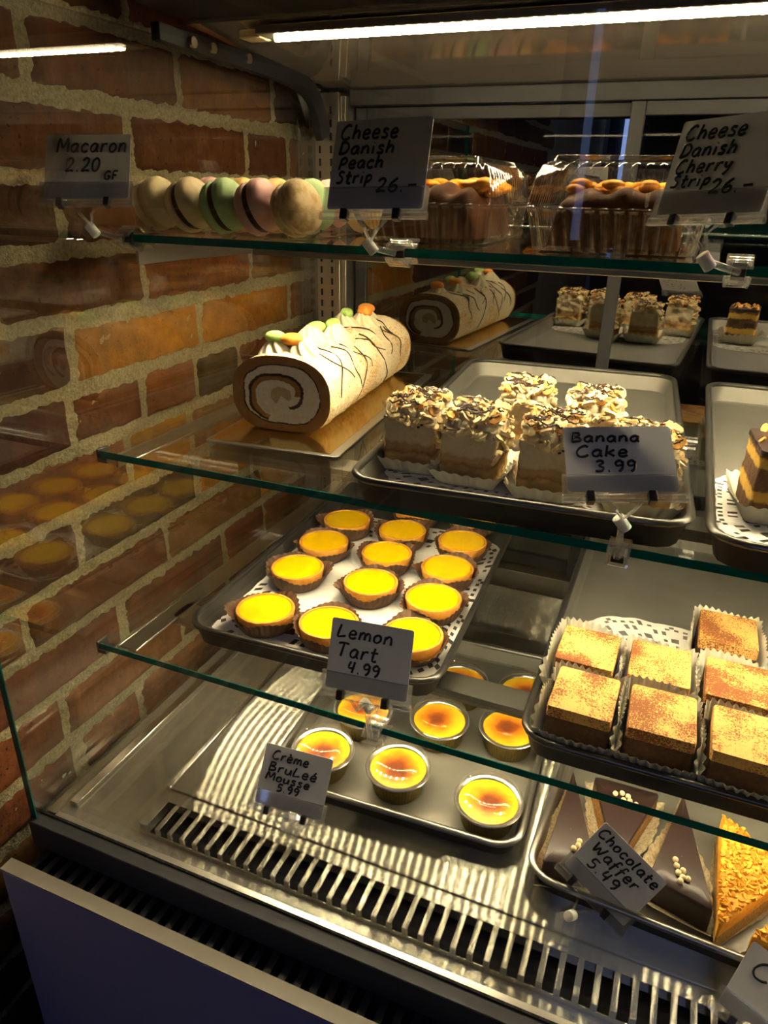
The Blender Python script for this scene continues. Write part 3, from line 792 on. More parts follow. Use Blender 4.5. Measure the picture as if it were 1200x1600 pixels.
squares = [((0.570, 0.628), 'cocoa dusted square at the front corner of its tray, cocoa heavy on its right half'),
           ((0.645, 0.628), 'cocoa dusted square second in the front row, dark front side showing above a pleated case'),
           ((0.7215, 0.626), 'cocoa dusted square third in the front row, at the edge of the photo'),
           ((0.562, 0.712), 'cocoa dusted square in the second row beside the tray rim, nearest the brulee gap'),
           ((0.638, 0.713), 'cocoa dusted square in the second row, in front of the bare lace doily'),
           ((0.715, 0.712), 'cocoa dusted square in the second row, pale smooth left side, near the photo edge'),
           ((0.708, 0.816), 'cocoa dusted square standing alone behind the second row')]
sp = [square_proto(s) for s in (1.0, 5.5)]
for i, ((x, y), lab) in enumerate(squares):
    if i < 2: sp[i].location = (x, y, sz); sp[i]['label'] = lab; sp[i].rotation_euler = (0, 0, R.uniform(-.03, .02))
    else: dup(sp[i % 2], lab, (x, y, sz), R.uniform(-.04, .03))

def flakes(m, pts, size, rr, zscale=0.16):
    for p in pts:
        a = Matrix.Rotation(rr.uniform(0, 6.28), 3, 'Z') @ Matrix.Rotation(rr.uniform(-1.0, 1.0), 3, 'X') @ Matrix.Rotation(rr.uniform(-.9, .9), 3, 'Y')
        s = size * rr.uniform(0.7, 1.25)
        rows = []
        for zz, q in ((-1, .85), (1, .85)):
            rows.append([Vector(p) + a @ Vector((s * q * math.cos(k / 8 * 2 * PI), s * 0.62 * q * math.sin(k / 8 * 2 * PI), zz * s * zscale + 0.25 * s * math.cos(k / 8 * 4 * PI) * 0.3)) for k in range(8)])
        m.loops(rows, True, True, True)
def banana_proto(seed):
    rr = random.Random(seed)
    t = thing('banana_cake_slice', 'x', 'cake', (0, 0, 0), 0, 'banana cake slices')
    w, d, h = 0.056, 0.074, 0.060
    rough_box(w, d, h, seed, 0.0026, 22, 22, topamp=0.003).build('cake_layers', 'banana_layers', t, angle=55)
    a, b = MB(), MB()
    # piped cream mounds under the almonds
    cm = MB()
    for ix in range(3):
        for iy in range(4):
            cx, cy = (-1 + ix) * w / 3.1 + rr.uniform(-.003, .003), (-1.5 + iy) * d / 4.2 + rr.uniform(-.003, .003)
            cm.ball((cx, cy, h + 0.001), 0.0092, 12, (1, 1, 1.0 + rr.uniform(-.25, .45)))
    cm.build('cream_topping', 'cream', t, angle=80)
    pa, pb = [], []
    for k in range(130):
        x, y = rr.uniform(-w / 2, w / 2) * .96, rr.uniform(-d / 2, d / 2) * .95
        z = h + 0.003 + 0.013 * (0.5 + 0.5 * noise.noise(Vector((x * 70, y * 70, seed)))) + rr.uniform(-.002, .005)
        (pb if rr.random() < 0.30 else pa).append((x, y, z))
    for k in range(12):
        pa.append((rr.uniform(-w / 2, w / 2), -d / 2 - 0.0005, h + rr.uniform(-0.006, 0.004)))
    for k in range(26):
        x = w / 2 + 0.001; pa.append((x, rr.uniform(-d / 2, d / 2), h * rr.uniform(0.45, 1.0)))
    flakes(a, pa, 0.0082, rr); flakes(b, pb, 0.0076, rr)
    o = a.build('almond_flakes', 'almond', t, angle=30); o['kind'] = 'stuff'
    o = b.build('toasted_almonds', 'almond_toast', t, angle=30); o['kind'] = 'stuff'
    dz = MB()
    for k in range(34):
        y0 = rr.uniform(-d / 2, d / 2); pts = []; xa = rr.uniform(-w / 2, w / 4); xw = rr.uniform(0.012, 0.026)
        sl = rr.uniform(-.5, .5)
        for q in range(9):
            x = min(w / 2, xa + xw * q / 8); y = y0 + sl * (x - xa) + rr.uniform(-.002, .002)
            y = max(-d / 2 - .001, min(d / 2 + .001, y))
            pts.append((x, y, h + 0.0098 + 0.013 * (0.5 + 0.5 * noise.noise(Vector((x * 70, y * 70, seed)))) + rr.uniform(-.001, .001)))
        dz.tube(smooth_path(pts, 2), 0.00085, 5)
    for k in range(4):
        x = rr.uniform(-w / 2, w / 2)
        dz.ball((x, -d / 2 + 0.0006, h - rr.uniform(0.0, 0.009)), rr.uniform(0.0014, 0.0026), 8, (1.2, 0.5, 1.0))
    dz.build('chocolate_drizzle', 'choc_line', t, angle=60)
    square_case(w + 0.004, d + 0.004, 0.017, 0.013, 'white_case', t, seed, 30)
    return t
nz_ = ZM + 0.0034
bpos = [((0.3465, 0.722), 0.04, 'banana cake slice at the front left of its tray, beside the cake roll'),
        ((0.4165, 0.708), 0.02, 'banana cake slice second in the front row, drizzle running down its front'),
        ((0.4960, 0.704), 0.06, 'banana cake slice in the front row, half hidden behind the banana cake card'),
        ((0.4400, 0.843), 0.10, 'banana cake slice behind the front row, nearest the cake roll side'),
        ((0.5200, 0.825), 0.0, 'banana cake slice behind the front row, seen over the banana cake card'),
        ((0.5860, 0.706), 0.08, 'banana cake slice at the right end, mostly hidden by the banana cake card')]
bproto = [banana_proto(s) for s in (2.0, 8.0)]
for i, ((x, y), rz, lab) in enumerate(bpos):
    if i < 2: bproto[i].location = (x, y, nz_); bproto[i].rotation_euler = (0, 0, rz); bproto[i]['label'] = lab
    else: dup(bproto[i % 2], lab, (x, y, nz_), rz + PI * 0)

def choc_layer(label, loc, rz, seed):
    t = thing('chocolate_layer_cake', label, 'cake', loc, rz, 'chocolate layer cakes')
    rr = random.Random(seed); w, d, h = 0.056, 0.075, 0.066
    rough_box(w, d, h, seed, 0.0016).build('cake_layers', 'choc_layers', t, angle=55)
    rough_box(w + 0.001, d + 0.001, 0.006, seed + 3, 0.001).build('chocolate_glaze', 'choc', t, angle=55).location = (0, 0, h - 0.002)
    m = MB(); flakes(m, [(rr.uniform(-w / 2, w / 2), rr.uniform(-d / 2, d / 2), h + 0.006) for _ in range(22)], 0.006, rr)
    m.build('almond_flakes', 'almond_toast', t, angle=30)['kind'] = 'stuff'
    square_case(w + 0.004, d + 0.004, 0.020, 0.014, 'white_case', t, seed, 30)
choc_layer('dark chocolate layer cake at the photo edge on the doily', (0.708, 0.74, nz_), 0.1, 4)
choc_layer('dark chocolate layer cake behind, reflected in the rear door', (0.80, 0.82, nz_), -0.1, 6)

# ------------------------------------------------------------------ cake roll on its board
RZ = math.radians(4.6)
bd = thing('cake_board', 'gold and silver cake board under the cream roll', 'board', (0.157, 0.90, ZM + 0.0004), RZ)
BW, BL = 0.172, 0.435
m = MB(); pts = rrect(BW, BL, 0.006, 4, 0, 0.005)
m.prism(pts, 0, 0.0022).build('board', 'silver_board', bd, bevel=0.0006)
slab('gold_face', (-BW / 2 + 0.004, BW / 2 - 0.012, -BL / 2 + 0.012, BL / 2 - 0.004, 0.0023, 0.0027), 'gold_board', bd, label='gold foil top face')
roll = thing('cake_roll', 'cream covered cake roll with chocolate drizzle and jelly sweets on a gold board', 'cake', (0.156, 0.75, ZM + 0.0034), RZ)
HW, HH, LEN = 0.0655, 0.098, 0.352
def roll_section(a, s=1.0):
    # superellipse, flattened foot
    ca, sa = math.cos(a), math.sin(a)
    x = HW * s * math.copysign(abs(ca) ** 0.86, ca)
    z = HH / 2 * s * math.copysign(abs(sa) ** 0.80, sa)
    if z < -HH * 0.43 * s: z = -HH * 0.43 * s + (z + HH * 0.43 * s) * 0.35
    return x, z
def coat():
    m = MB(); n, L = 200, 170; rows = []
    for k in range(L + 1):
        y = LEN * k / L; row = []
        endk = 1.0 - 0.05 * max(0, 1 - min(k, L - k) / 5.0) ** 2
        for j in range(n):
            x, z = roll_section(j / n * 2 * PI, endk)
            w = 0.0020 * noise.noise(Vector((x * 50, y * 50, z * 50))) + 0.0011 * noise.noise(Vector((x * 220, y * 220, z * 220)))
            L_ = math.hypot(x, z)
            row.append((x + x / L_ * w, y, z + z / L_ * w + HH * 0.46))
        rows.append(row)
    m.loops([list(reversed(r)) for r in rows], True)
    m.build('cream_coating', 'coating', roll, angle=70)
def face(y, flip):
    SP, CR, DK, CT = (0.27, 0.14, 0.05), (0.78, 0.70, 0.54), (0.045, 0.018, 0.010), (0.50, 0.38, 0.20)
    m = MB(); m.c = []; n, K = 180, 60; rows = []
    for k in range(K + 1):
        s = 0.002 + 0.997 * k / K; row = []
        for j in range(n):
            a = j / n * 2 * PI
            x, z = roll_section(a, s)
            wob = 0.05 * noise.noise(Vector((x * 50, z * 50, 2 if flip else 5)))
            sp = s + wob
            turn = ((a / (2 * PI) + 0.30) % 1.0)
            c = CR
            if sp > 0.80: c = SP
            elif sp > 0.765: c = DK
            else:
                rr_ = 0.30 + 0.42 * turn
                if abs(sp - rr_) < 0.035 and turn > 0.12: c = DK
                elif rr_ - 0.15 < sp < rr_ and turn > 0.30: c = SP
                elif sp < 0.22 and turn > 0.2: c = CT
            g = 0.0006 * noise.noise(Vector((x * 160, z * 160, 1)))
            row.append((x, y + (g if not flip else -g) - (0.001 if c is SP and not flip else 0), z + HH * 0.46)); m.c.append(c)
        rows.append(row if flip else row)
    m.loops(rows if not flip else rows, True)
    if not flip: pass
    m.build('cut_face', 'roll_face', roll, angle=180)
coat(); face(0.0008, False); face(LEN - 0.0008, True)
def rosette(x, y, z, r, parent, seed):
    rr = random.Random(seed); rows = []; n = 72
    for k in range(9):
        u = k / 8; rad = r * (1 - 0.78 * u ** 1.5)
        rows.append([(x + rad * (1 + 0.17 * math.cos(8 * (a + u * 0.9))) * math.cos(a) + 0, y + rad * (1 + 0.17 * math.cos(8 * (a + u * 0.9))) * math.sin(a), z + r * (1.05 * u - 0.10 * (1 - u))) for a in [j / n * 2 * PI for j in range(n)]])
    return MB().loops(rows, True, False, True).build('cream_rosette', 'cream', parent, angle=70)
zt = HH * 0.93
for i, (dx, yy, r) in enumerate([(-0.016, 0.034, 0.025), (0.014, 0.038, 0.024), (-0.006, 0.112, 0.026), (0.018, 0.138, 0.026), (-0.012, 0.155, 0.022), (-0.006, 0.235, 0.025), (0.016, 0.262, 0.025), (0.0, 0.315, 0.022)]):
    rosette(dx, yy, zt - 0.006, r, roll, i)
for i, (dx, yy, dz, mt) in enumerate([(-0.018, 0.030, 0.018, 'green_candy'), (0.004, 0.030, 0.017, 'orange_candy'), (-0.002, 0.120, 0.017, 'green_candy'), (0.012, 0.145, 0.018, 'green_candy'), (-0.004, 0.240, 0.018, 'green_candy'), (0.016, 0.264, 0.018, 'orange_candy'), (0.0, 0.318, 0.015, 'orange_candy')]):
    mt_ = Matrix.Rotation(0.5 * i, 3, 'Z')
    m = MB(); m.ball((0, 0, 0), 0.0125, 16, (1.15, 0.8, 0.62), mt_)
    o = m.build('jelly_sweet', mt, roll, angle=80); o.location = (dx, yy, zt + dz + 0.001); o['label'] = ('orange' if 'orange' in mt else 'green') + ' sugared jelly sweet'
dz = MB(); rr = random.Random(5)
for k in range(13):
    y0 = 0.02 + LEN * 0.9 * k / 13 + rr.uniform(-.012, .012); pts = []
    a0 = rr.uniform(0.9, 1.9); a1 = a0 - rr.uniform(0.7, 1.7); dr = rr.uniform(-.05, .06)
    for q in range(14):
        a = a0 + (a1 - a0) * q / 13; x, z = roll_section(a, 1.012)
        pts.append((x, min(LEN - .002, max(0.002, y0 + dr * q / 13 + 0.008 * math.sin(q * 0.6 + k * 2))), z + HH * 0.46))
    dz.tube(smooth_path(pts, 2), lambda u: 0.0011 - 0.0005 * u, 5)
dz.build('chocolate_drizzle', 'choc_line', roll, angle=60)

# ------------------------------------------------------------------ macarons and their tray
mt = thing('macaron_tray', 'clear plastic tray holding the row of macarons', 'tray', (0.106, 0.797, ZT + 0.0004))
def ribbed(parent, name, w, d, levels, ribs, mat, cx=0, cy=0, cap0=True, cap1=False, n=720, r=0.012):
    rows = []
    for ins, z, amp in levels:
        base = resample(rrect(w - 2 * ins, d - 2 * ins, max(0.003, r - ins * 0.3), 8, 0, 0), n)
        row = []
        for j, (x, y) in enumerate(base):
            L = math.hypot(x, y); k = amp * math.cos(j / n * ribs * 2 * PI)
            nx, ny = (math.copysign(1, x), 0) if abs(x) / w > abs(y) / d else (0, math.copysign(1, y))
            row.append((cx + x + nx * k, cy + y + ny * k, z))
        rows.append(row)
    return MB().loops(rows, True, cap0, cap1).build(name, mat, parent, angle=60)
ribbed(mt, 'tray_body', 0.236, 0.19, [(0.010, 0.0006, 0), (0.006, 0.003, 0.0), (0.003, 0.027, 0), (-0.002, 0.028, 0), (-0.003, 0.030, 0)], 10, 'box_plastic')
def macaron(label, shell, fill, loc, axis, r=0.0285, split=False):
    t = thing('macaron', label, 'macaron', loc, 0, 'macarons on the top shelf')
    q = Vector((0, 0, 1)).rotation_difference(Vector(axis).normalized())
    t.rotation_mode = 'QUATERNION'; t.rotation_quaternion = q
    prof = [(r * 0.90, 0.0038), (r * 0.985, 0.0042), (r * 1.0, 0.0058), (r * 0.97, 0.0075), (r * 0.975, 0.0085), (r * 0.95, 0.0120), (r * 0.85, 0.0160), (r * 0.65, 0.0190), (r * 0.35, 0.0205), (0.0006, 0.0208)]
    rip = lambda k, a: (0.0007 * noise.noise(Vector((math.cos(a) * 14, math.sin(a) * 14, k * 2.0 + r * 500))) if k <= 3 else 0)
    MB().lathe(prof, 48, rip=rip, cap0=True).build('shell', shell, t, angle=55)
    MB().lathe([(a, -b) for a, b in reversed(prof)], 48, rip=lambda k, a: rip(len(prof) - 1 - k, a)).build('shell', shell, t, angle=55)
    MB().lathe([(r * 0.5, -0.0037), (r * 0.91, -0.0036), (r * 0.94, 0.0), (r * 0.91, 0.0036), (r * 0.5, 0.0037)], 40).build('filling', fill, t, angle=60)
    return t
ax0 = (0.94, 0.02, 0.34)
mz = ZT + 0.031
macaron('cream macaron at the wall end of the front row', 'shell_cream', 'buttercream', (0.012, 0.735, mz), ax0)
macaron('tan macaron with dark filling, second in the front row', 'shell_cream', 'ganache', (0.058, 0.735, mz), (0.93, -0.05, 0.36))
macaron('green macaron in the front row', 'shell_green', 'ganache', (0.103, 0.735, mz), (0.95, 0.04, 0.30))
macaron('pink macaron in the front row', 'shell_pink', 'ganache', (0.148, 0.735, mz), (0.94, 0.0, 0.34))
macaron('speckled beige macaron at the box end of the front row', 'shell_speckled', 'buttercream', (0.196, 0.732, mz), (0.92, -0.16, 0.36))
for i, (x, sh, lab) in enumerate([(0.040, 'shell_pink', 'pale pink macaron behind the cream and tan macarons'), (0.086, 'shell_orange', 'orange macaron behind the tan and green macarons'), (0.132, 'shell_orange', 'orange macaron behind the green and pink macarons'), (0.178, 'shell_green', 'green macaron behind the pink macaron')]):
    macaron(lab, sh, 'buttercream', (x, 0.800, mz + 0.001), (0.93, 0.05, 0.35))
for i, (x, sh, lab) in enumerate([(0.030, 'shell_speckled', 'speckled macaron in the rear row near the wall'), (0.076, 'shell_orange', 'orange macaron in the rear row, middle'), (0.122, 'shell_green', 'green macaron in the rear row'), (0.168, 'shell_pink', 'pink macaron in the rear row'), (0.214, 'shell_orange', 'pale orange macaron at the rear row end by the pastry box')]):
    macaron(lab, sh, 'ganache', (x, 0.862, mz + 0.001), (0.93, 0.05, 0.35))

# ------------------------------------------------------------------ boxed danish strips
def danish_box(label, lab2, cx, cy, w, d, rz, topping):
    t = thing('pastry_box', label, 'box', (cx, cy, ZT + 0.0005), rz, 'clear boxes of danish strips')
    ribs = int((w + d) * 2 / 0.0135)
    ribbed(t, 'box_base', w, d, [(0.016, 0.0008, 0.0), (0.012, 0.001, 0.003), (0.010, 0.004, 0.0022), (0.004, 0.034, 0.0016), (0.002, 0.037, 0.0005), (-0.006, 0.0375, 0), (-0.006, 0.0385, 0)], ribs, 'box_plastic')
    ribbed(t, 'box_lid', w, d, [(-0.006, 0.0388, 0), (0.001, 0.0392, 0), (0.003, 0.042, 0.001), (0.008, 0.066, 0.0022), (0.013, 0.074, 0.003), (0.017, 0.0775, 0.0012), (0.019, 0.0775, 0), (0.022, 0.083, 0), (0.025, 0.0835, 0)], ribs, 'box_plastic', cap0=False, cap1=True)
    p = thing('danish_pastry', lab2, 'pastry', (cx, cy, ZT + 0.004), rz, 'danish pastry strips')
    pw, pd = w - 0.045, d - 0.05
    m = MB(); nu, nv = 90, 70; rows = []
    for a in range(nv + 1):
        v = a / nv; row = []
        for b in range(nu + 1):
            u = b / nu; x = (u - .5) * pw; y = (v - .5) * pd
            ex = max(0.0, 1 - (2 * abs(u - .5)) ** 8) ** 0.5; ey = max(0.0, 1 - (2 * abs(v - .5)) ** 10) ** 0.5
            br = 0.5 + 0.5 * math.sin(x * 190 + 0.6 * math.sin(y * 60))
            z = 0.060 * ex * ey * (0.80 + 0.10 * br + 0.10 * noise.noise(Vector((x * 40, y * 40, cx * 9)))) - 0.012 * math.exp(-((v - .55) / .2) ** 2) * ex
            row.append((x, y, max(0.001, z)))
        rows.append(row)
    m.loops(rows, False).build('pastry_crust', 'pastry', p, angle=60)
    rr = random.Random(int(cx * 1000)); f = MB()
    for k in range(46):
        x, y = rr.uniform(-.44, .50) * pw, rr.uniform(-0.30, 0.44) * pd
        f.ball((x, y, 0.051 + rr.uniform(-.005, .006)), 0.011, 10, (1.1, 0.9, 0.45), Matrix.Rotation(rr.uniform(0, 6), 3, 'Z'))
    f.build('fruit_topping', topping, p, angle=80)
danish_box('clear ribbed pastry box partly behind the peach strip card', 'dark danish strip with peach topping inside the box behind the peach card', 0.322, 0.865, 0.155, 0.225, math.radians(2), 'peach')
danish_box('clear ribbed pastry box between the peach and cherry cards', 'dark braided danish strip inside the box by the cherry card', 0.520, 0.835, 0.165, 0.225, math.radians(1), 'peach')

# ------------------------------------------------------------------ chocolate wafer triangles
def lace_case(poly, mat, parent, name, hgt, out):
    cx = sum(p[0] for p in poly) / len(poly); cy = sum(p[1] for p in poly) / len(poly)
    n = 260; base = resample(poly, n); rows = []
    for k in range(4):
        u = k / 3; row = []
        for j, (x, y) in enumerate(base):
            dx, dy = x - cx, y - cy; L = math.hypot(dx, dy); zz = math.sin(j * 0.75)
            row.append((x + dx / L * (out * u + 0.0008 * zz * u), y + dy / L * (out * u + 0.0008 * zz * u), 0.0005 + hgt * u * (1 + 0.25 * noise.noise(Vector((x * 25, y * 25, hgt * 90)))) + 0.0007 * zz * u))
        rows.append(row)
    return MB().loops(rows, True, True).build(name, mat, parent, angle=180)
def rounded(poly, r):
    out = []
    n = len(poly)
    for i in range(n):
        p, a, b = Vector(poly[i]), Vector(poly[i - 1]), Vector(poly[(i + 1) % n])
        u, v = (a - p).normalized(), (b - p).normalized()
        for k in range(5):
            t = k / 4; out.append(tuple(p + u * r * (1 - t) ** 2 + v * r * t ** 2))
    return out
wz = ZD + 0.0022
def wafer(label, poly, pearls, apex, h=0.034):
    cx = sum(p[0] for p in poly) / len(poly); cy = sum(p[1] for p in poly) / len(poly)
    t = thing('chocolate_wafer', label, 'cake', (cx, cy, wz), 0, 'chocolate wafer triangles')
    loc = [(x - cx, y - cy) for x, y in poly]
    rp = resample(rounded(loc, 0.004), 90)
    rows = []
    for k in range(9):
        z = 0.0012 + (h - 0.0062) * k / 8
        rows.append([(x * 0.985, y * 0.985, z) for x, y in rp])
    MB().loops(rows, True, True, True).build('wafer_layers', 'wafer_side', t, angle=50)
    A = Vector(loc[apex]); E0 = (Vector(loc[(apex + 1) % 3]) + Vector(loc[(apex + 2) % 3])) / 2; D = E0 - A
    rows = [[(x * 1.003, y * 1.003, 0.0014 if (Vector((x, y)) - A).dot(D) / D.length_squared > 0.93 else h - 0.006) for x, y in rp]]
    rows += [[(x * s, y * s, z) for x, y in rp] for s, z in ((1.004, h - 0.0055), (1.003, h - 0.004), (0.995, h - 0.0012), (0.97, h), (0.6, h + 0.0002), (0.2, h + 0.0002), (0.01, h + 0.0002))]
    MB().loops(rows, True).build('chocolate_coat', 'choc', t, angle=60)
    # front and outer faces are fully coated
    lace_case(loc, 'lace_paper', t, 'lace_paper', 0.011, 0.014)
    for (x, y) in pearls:
        MB().ball((0, 0, 0), 0.0032, 12).build('sugar_pearl', 'pearl', t, angle=80).location = (x - cx, y - cy, h + 0.0026)
wafer('chocolate wafer triangle at the tray corner, half behind the waffer card', [(0.558, 0.573), (0.612, 0.590), (0.567, 0.722)], [(0.590, 0.607), (0.5905, 0.613), (0.597, 0.604), (0.586, 0.601), (0.593, 0.599)], 2)
wafer('chocolate wafer triangle with a broad rear end and six pearls, behind the waffer card', [(0.630, 0.600), (0.668, 0.724), (0.592, 0.722)], [(0.619, 0.700), (0.6265, 0.7035), (0.6335, 0.7015), (0.629, 0.6935), (0.636, 0.695), (0.643, 0.692)], 0)
wafer('chocolate wafer triangle to the right of the waffer card, seven pearls in a line', [(0.664, 0.600), (0.727, 0.583), (0.694, 0.736)], [(0.6885, 0.630), (0.690, 0.6225), (0.6965, 0.6185), (0.692, 0.614), (0.6965, 0.610), (0.7015, 0.610), (0.6945, 0.6045)], 2)
def crumb_wedge(label, poly, h=0.042):
    cx = sum(p[0] for p in poly) / len(poly); cy = sum(p[1] for p in poly) / len(poly)
    t = thing('golden_crumb_slice', label, 'cake', (cx, cy, wz), 0, 'golden crumb cake slices')
    loc = [(x - cx, y - cy) for x, y in poly]; rp = resample(rounded(loc, 0.003), 90)
    rows = [[(x * (0.985 + 0.01 * noise.noise(Vector((x * 120, y * 120, k)))), y * (0.985 + 0.01 * noise.noise(Vector((x * 120, y * 120, k + 5)))), 0.001 + (h - 0.012) * k / 8) for x, y in rp] for k in range(9)]
    MB().loops(rows, True, True, True).build('sponge', 'sponge', t, angle=60)
    rows = []
    for s, z in ((1.0, h - 0.020), (1.005, h - 0.008), (1.0, h - 0.001), (0.96, h), (0.8, h), (0.6, h), (0.4, h), (0.2, h), (0.01, h)):
        rows.append([(x * s, y * s, z + 0.0018 * noise.noise(Vector((x * s * 170, y * s * 170, 4)))) for x, y in rp])
    MB().loops(rows, True).build('crumb_coat', 'nut_crumb', t, angle=60)
    rr = random.Random(len(label)); m = MB(); pts = []
    while len(pts) < 330:
        a, b = rr.random(), rr.random()
        if a + b > 1: a, b = 1 - a, 1 - b
        q = [loc[0][k] * (1 - a - b) + loc[1][k] * a + loc[2][k] * b for k in (0, 1)]
        pts.append((q[0], q[1], h + rr.uniform(0, .0022)))
    flakes(m, pts, 0.0036, rr, 0.3)
    m.build('nut_pieces', 'nut_crumb', t, angle=30)['kind'] = 'stuff'
    lace_case(loc, 'lace_paper', t, 'lace_paper', 0.010, 0.006)
crumb_wedge('golden crumb cake triangle with its point to the front, right of the wafers', [(0.730, 0.562), (0.803, 0.660), (0.735, 0.712)])
crumb_wedge('golden crumb cake slice at the very corner of the photo', [(0.757, 0.562), (0.86, 0.556), (0.822, 0.640)])

# ------------------------------------------------------------------ handwritten price cards
G = {
 'M': (.85, [[(0, 0), (.1, .98), (.4, .3), (.7, 1), (.8, .02)]]), 'a': (.62, [[(.5, .52), (.3, .62), (.08, .42), (.08, .14), (.26, .02), (.44, .18), (.52, .58)], [(.52, .58), (.52, .12), (.62, .02)]]),
 'c': (.55, [[(.5, .5), (.3, .62), (.08, .4), (.1, .12), (.28, .0), (.52, .1)]]), 'r': (.5, [[(.08, 0), (.12, .6)], [(.1, .32), (.24, .56), (.48, .58)]]),
 'o': (.58, [[(.28, .62), (.08, .42), (.1, .1), (.3, .0), (.5, .2), (.48, .5), (.28, .62)]]), 'n': (.6, [[(.06, 0), (.1, .6)], [(.1, .38), (.3, .62), (.48, .5), (.52, 0)]]),
 'm': (.85, [[(.06, 0), (.1, .6)], [(.1, .38), (.26, .6), (.4, .5), (.42, .05)], [(.42, .38), (.6, .6), (.74, .48), (.78, 0)]]), 'h': (.6, [[(.12, 1), (.06, 0)], [(.1, .38), (.32, .6), (.48, .46), (.48, 0)]]),
 'e': (.58, [[(.1, .3), (.48, .36), (.4, .6), (.2, .6), (.06, .32), (.14, .06), (.34, 0), (.54, .12)]]), 's': (.5, [[(.46, .56), (.22, .62), (.12, .46), (.4, .24), (.36, .04), (.04, .04)]]),
 'i': (.28, [[(.12, .58), (.12, 0)], [(.14, .84), (.16, .88)]]), 't': (.5, [[(.24, .95), (.18, .12), (.3, 0), (.46, .06)], [(.02, .6), (.48, .62)]]), 'p': (.58, [[(.12, .62), (.06, -.3)], [(.1, .5), (.36, .64), (.52, .42), (.36, .16), (.1, .14)]]),
 'k': (.58, [[(.12, 1), (.06, 0)], [(.5, .6), (.12, .3)], [(.2, .34), (.54, .02)]]), 'u': (.6, [[(.08, .6), (.06, .16), (.22, 0), (.44, .16), (.5, .6)], [(.5, .6), (.52, .1), (.6, .02)]]),
 'f': (.48, [[(.5, .92), (.32, 1), (.22, .8), (.14, -.2)], [(.02, .5), (.46, .54)]]), 'l': (.3, [[(.16, 1), (.08, .1), (.2, 0)]]), 'y': (.56, [[(.06, .6), (.14, .26), (.36, .28), (.5, .6)], [(.5, .6), (.38, .0), (.14, -.3)]]),
 'C': (.75, [[(.66, .86), (.46, 1), (.16, .76), (.04, .34), (.2, .02), (.5, .02), (.68, .16)]]), 'D': (.72, [[(.12, .98), (.06, .0)], [(.06, .95), (.44, .94), (.66, .6), (.5, .16), (.04, .02)]]),
 'P': (.6, [[(.12, .8), (.02, -.1)], [(.08, .7), (.36, .86), (.54, .62), (.36, .36), (.08, .34)]]), 'S': (.6, [[(.54, .86), (.26, .96), (.14, .72), (.44, .42), (.36, .08), (.02, .06)]]),
 'B': (.66, [[(.1, 1), (.06, 0)], [(.08, .96), (.44, .94), (.46, .68), (.1, .52), (.52, .44), (.54, .14), (.04, .02)]]), 'L': (.62, [[(.16, 1), (.04, .06), (.3, .06), (.58, .14)]]),
 'T': (.72, [[(0, .9), (.34, .98), (.7, .92)], [(.36, .95), (.28, 0)]]), 'W': (.95, [[(0, .96), (.16, .04), (.42, .66), (.62, .04), (.9, .98)]]), 'G': (.7, [[(.62, .84), (.34, 1), (.06, .6), (.12, .1), (.44, .04), (.58, .38), (.34, .4)]]),
 'F': (.58, [[(.1, 0), (.12, .96), (.54, 1)], [(.12, .52), (.44, .54)]]), '0': (.58, [[(.3, 1), (.06, .7), (.08, .2), (.28, 0), (.5, .24), (.5, .76), (.3, 1)]]), '2': (.6, [[(.06, .78), (.26, 1), (.48, .84), (.36, .44), (.04, .04), (.3, .08), (.58, .04)]]),
 '3': (.58, [[(.06, .88), (.3, 1), (.48, .8), (.22, .54), (.5, .36), (.4, .06), (.04, .04)]]), '4': (.6, [[(.16, 1), (.06, .42), (.5, .46)], [(.46, 1), (.38, 0)]]), '5': (.58, [[(.54, .96), (.16, .94), (.12, .56), (.42, .54), (.48, .22), (.28, .0), (.04, .06)]]),
 '6': (.58, [[(.46, 1), (.14, .62), (.06, .2), (.26, 0), (.5, .18), (.42, .46), (.1, .34)]]), '9': (.58, [[(.48, .8), (.3, 1), (.08, .8), (.18, .52), (.46, .64), (.5, .9), (.48, .3), (.3, 0)]]), '.': (.26, [[(.08, .03), (.14, .05)]]),
 '-': (.6, [[(.06, .45), (.54, .48)]]), ' ': (.35, []),
}
def write(mb, text, x0, x1, yb, hgt, r=0.00105, slant=0.12):
    tot = 0
    for ch in text:
        ch = {'\u00e8': 'e', '\u00e9': 'e'}.get(ch, ch); tot += G[ch][0] + 0.14
    k = (x1 - x0) / tot; x = x0
    for ch0 in text:
        ch = {'\u00e8': 'e', '\u00e9': 'e'}.get(ch0, ch0); w, st = G[ch]
        st = list(st)
        if ch0 == '\u00e8': st.append([(.14, .95), (.34, .76)])
        if ch0 == '\u00e9': st.append([(.42, .98), (.26, .76)])
        for s in st:
            pts = [(x + k * px + slant * hgt * py, 0.0, yb + hgt * py) for px, py in s]
            mb.tube(smooth_path(pts, 4), lambda u: r * (1.0 + 0.15 * math.sin(u * 9)), 6)
        x += k * (w + 0.14)
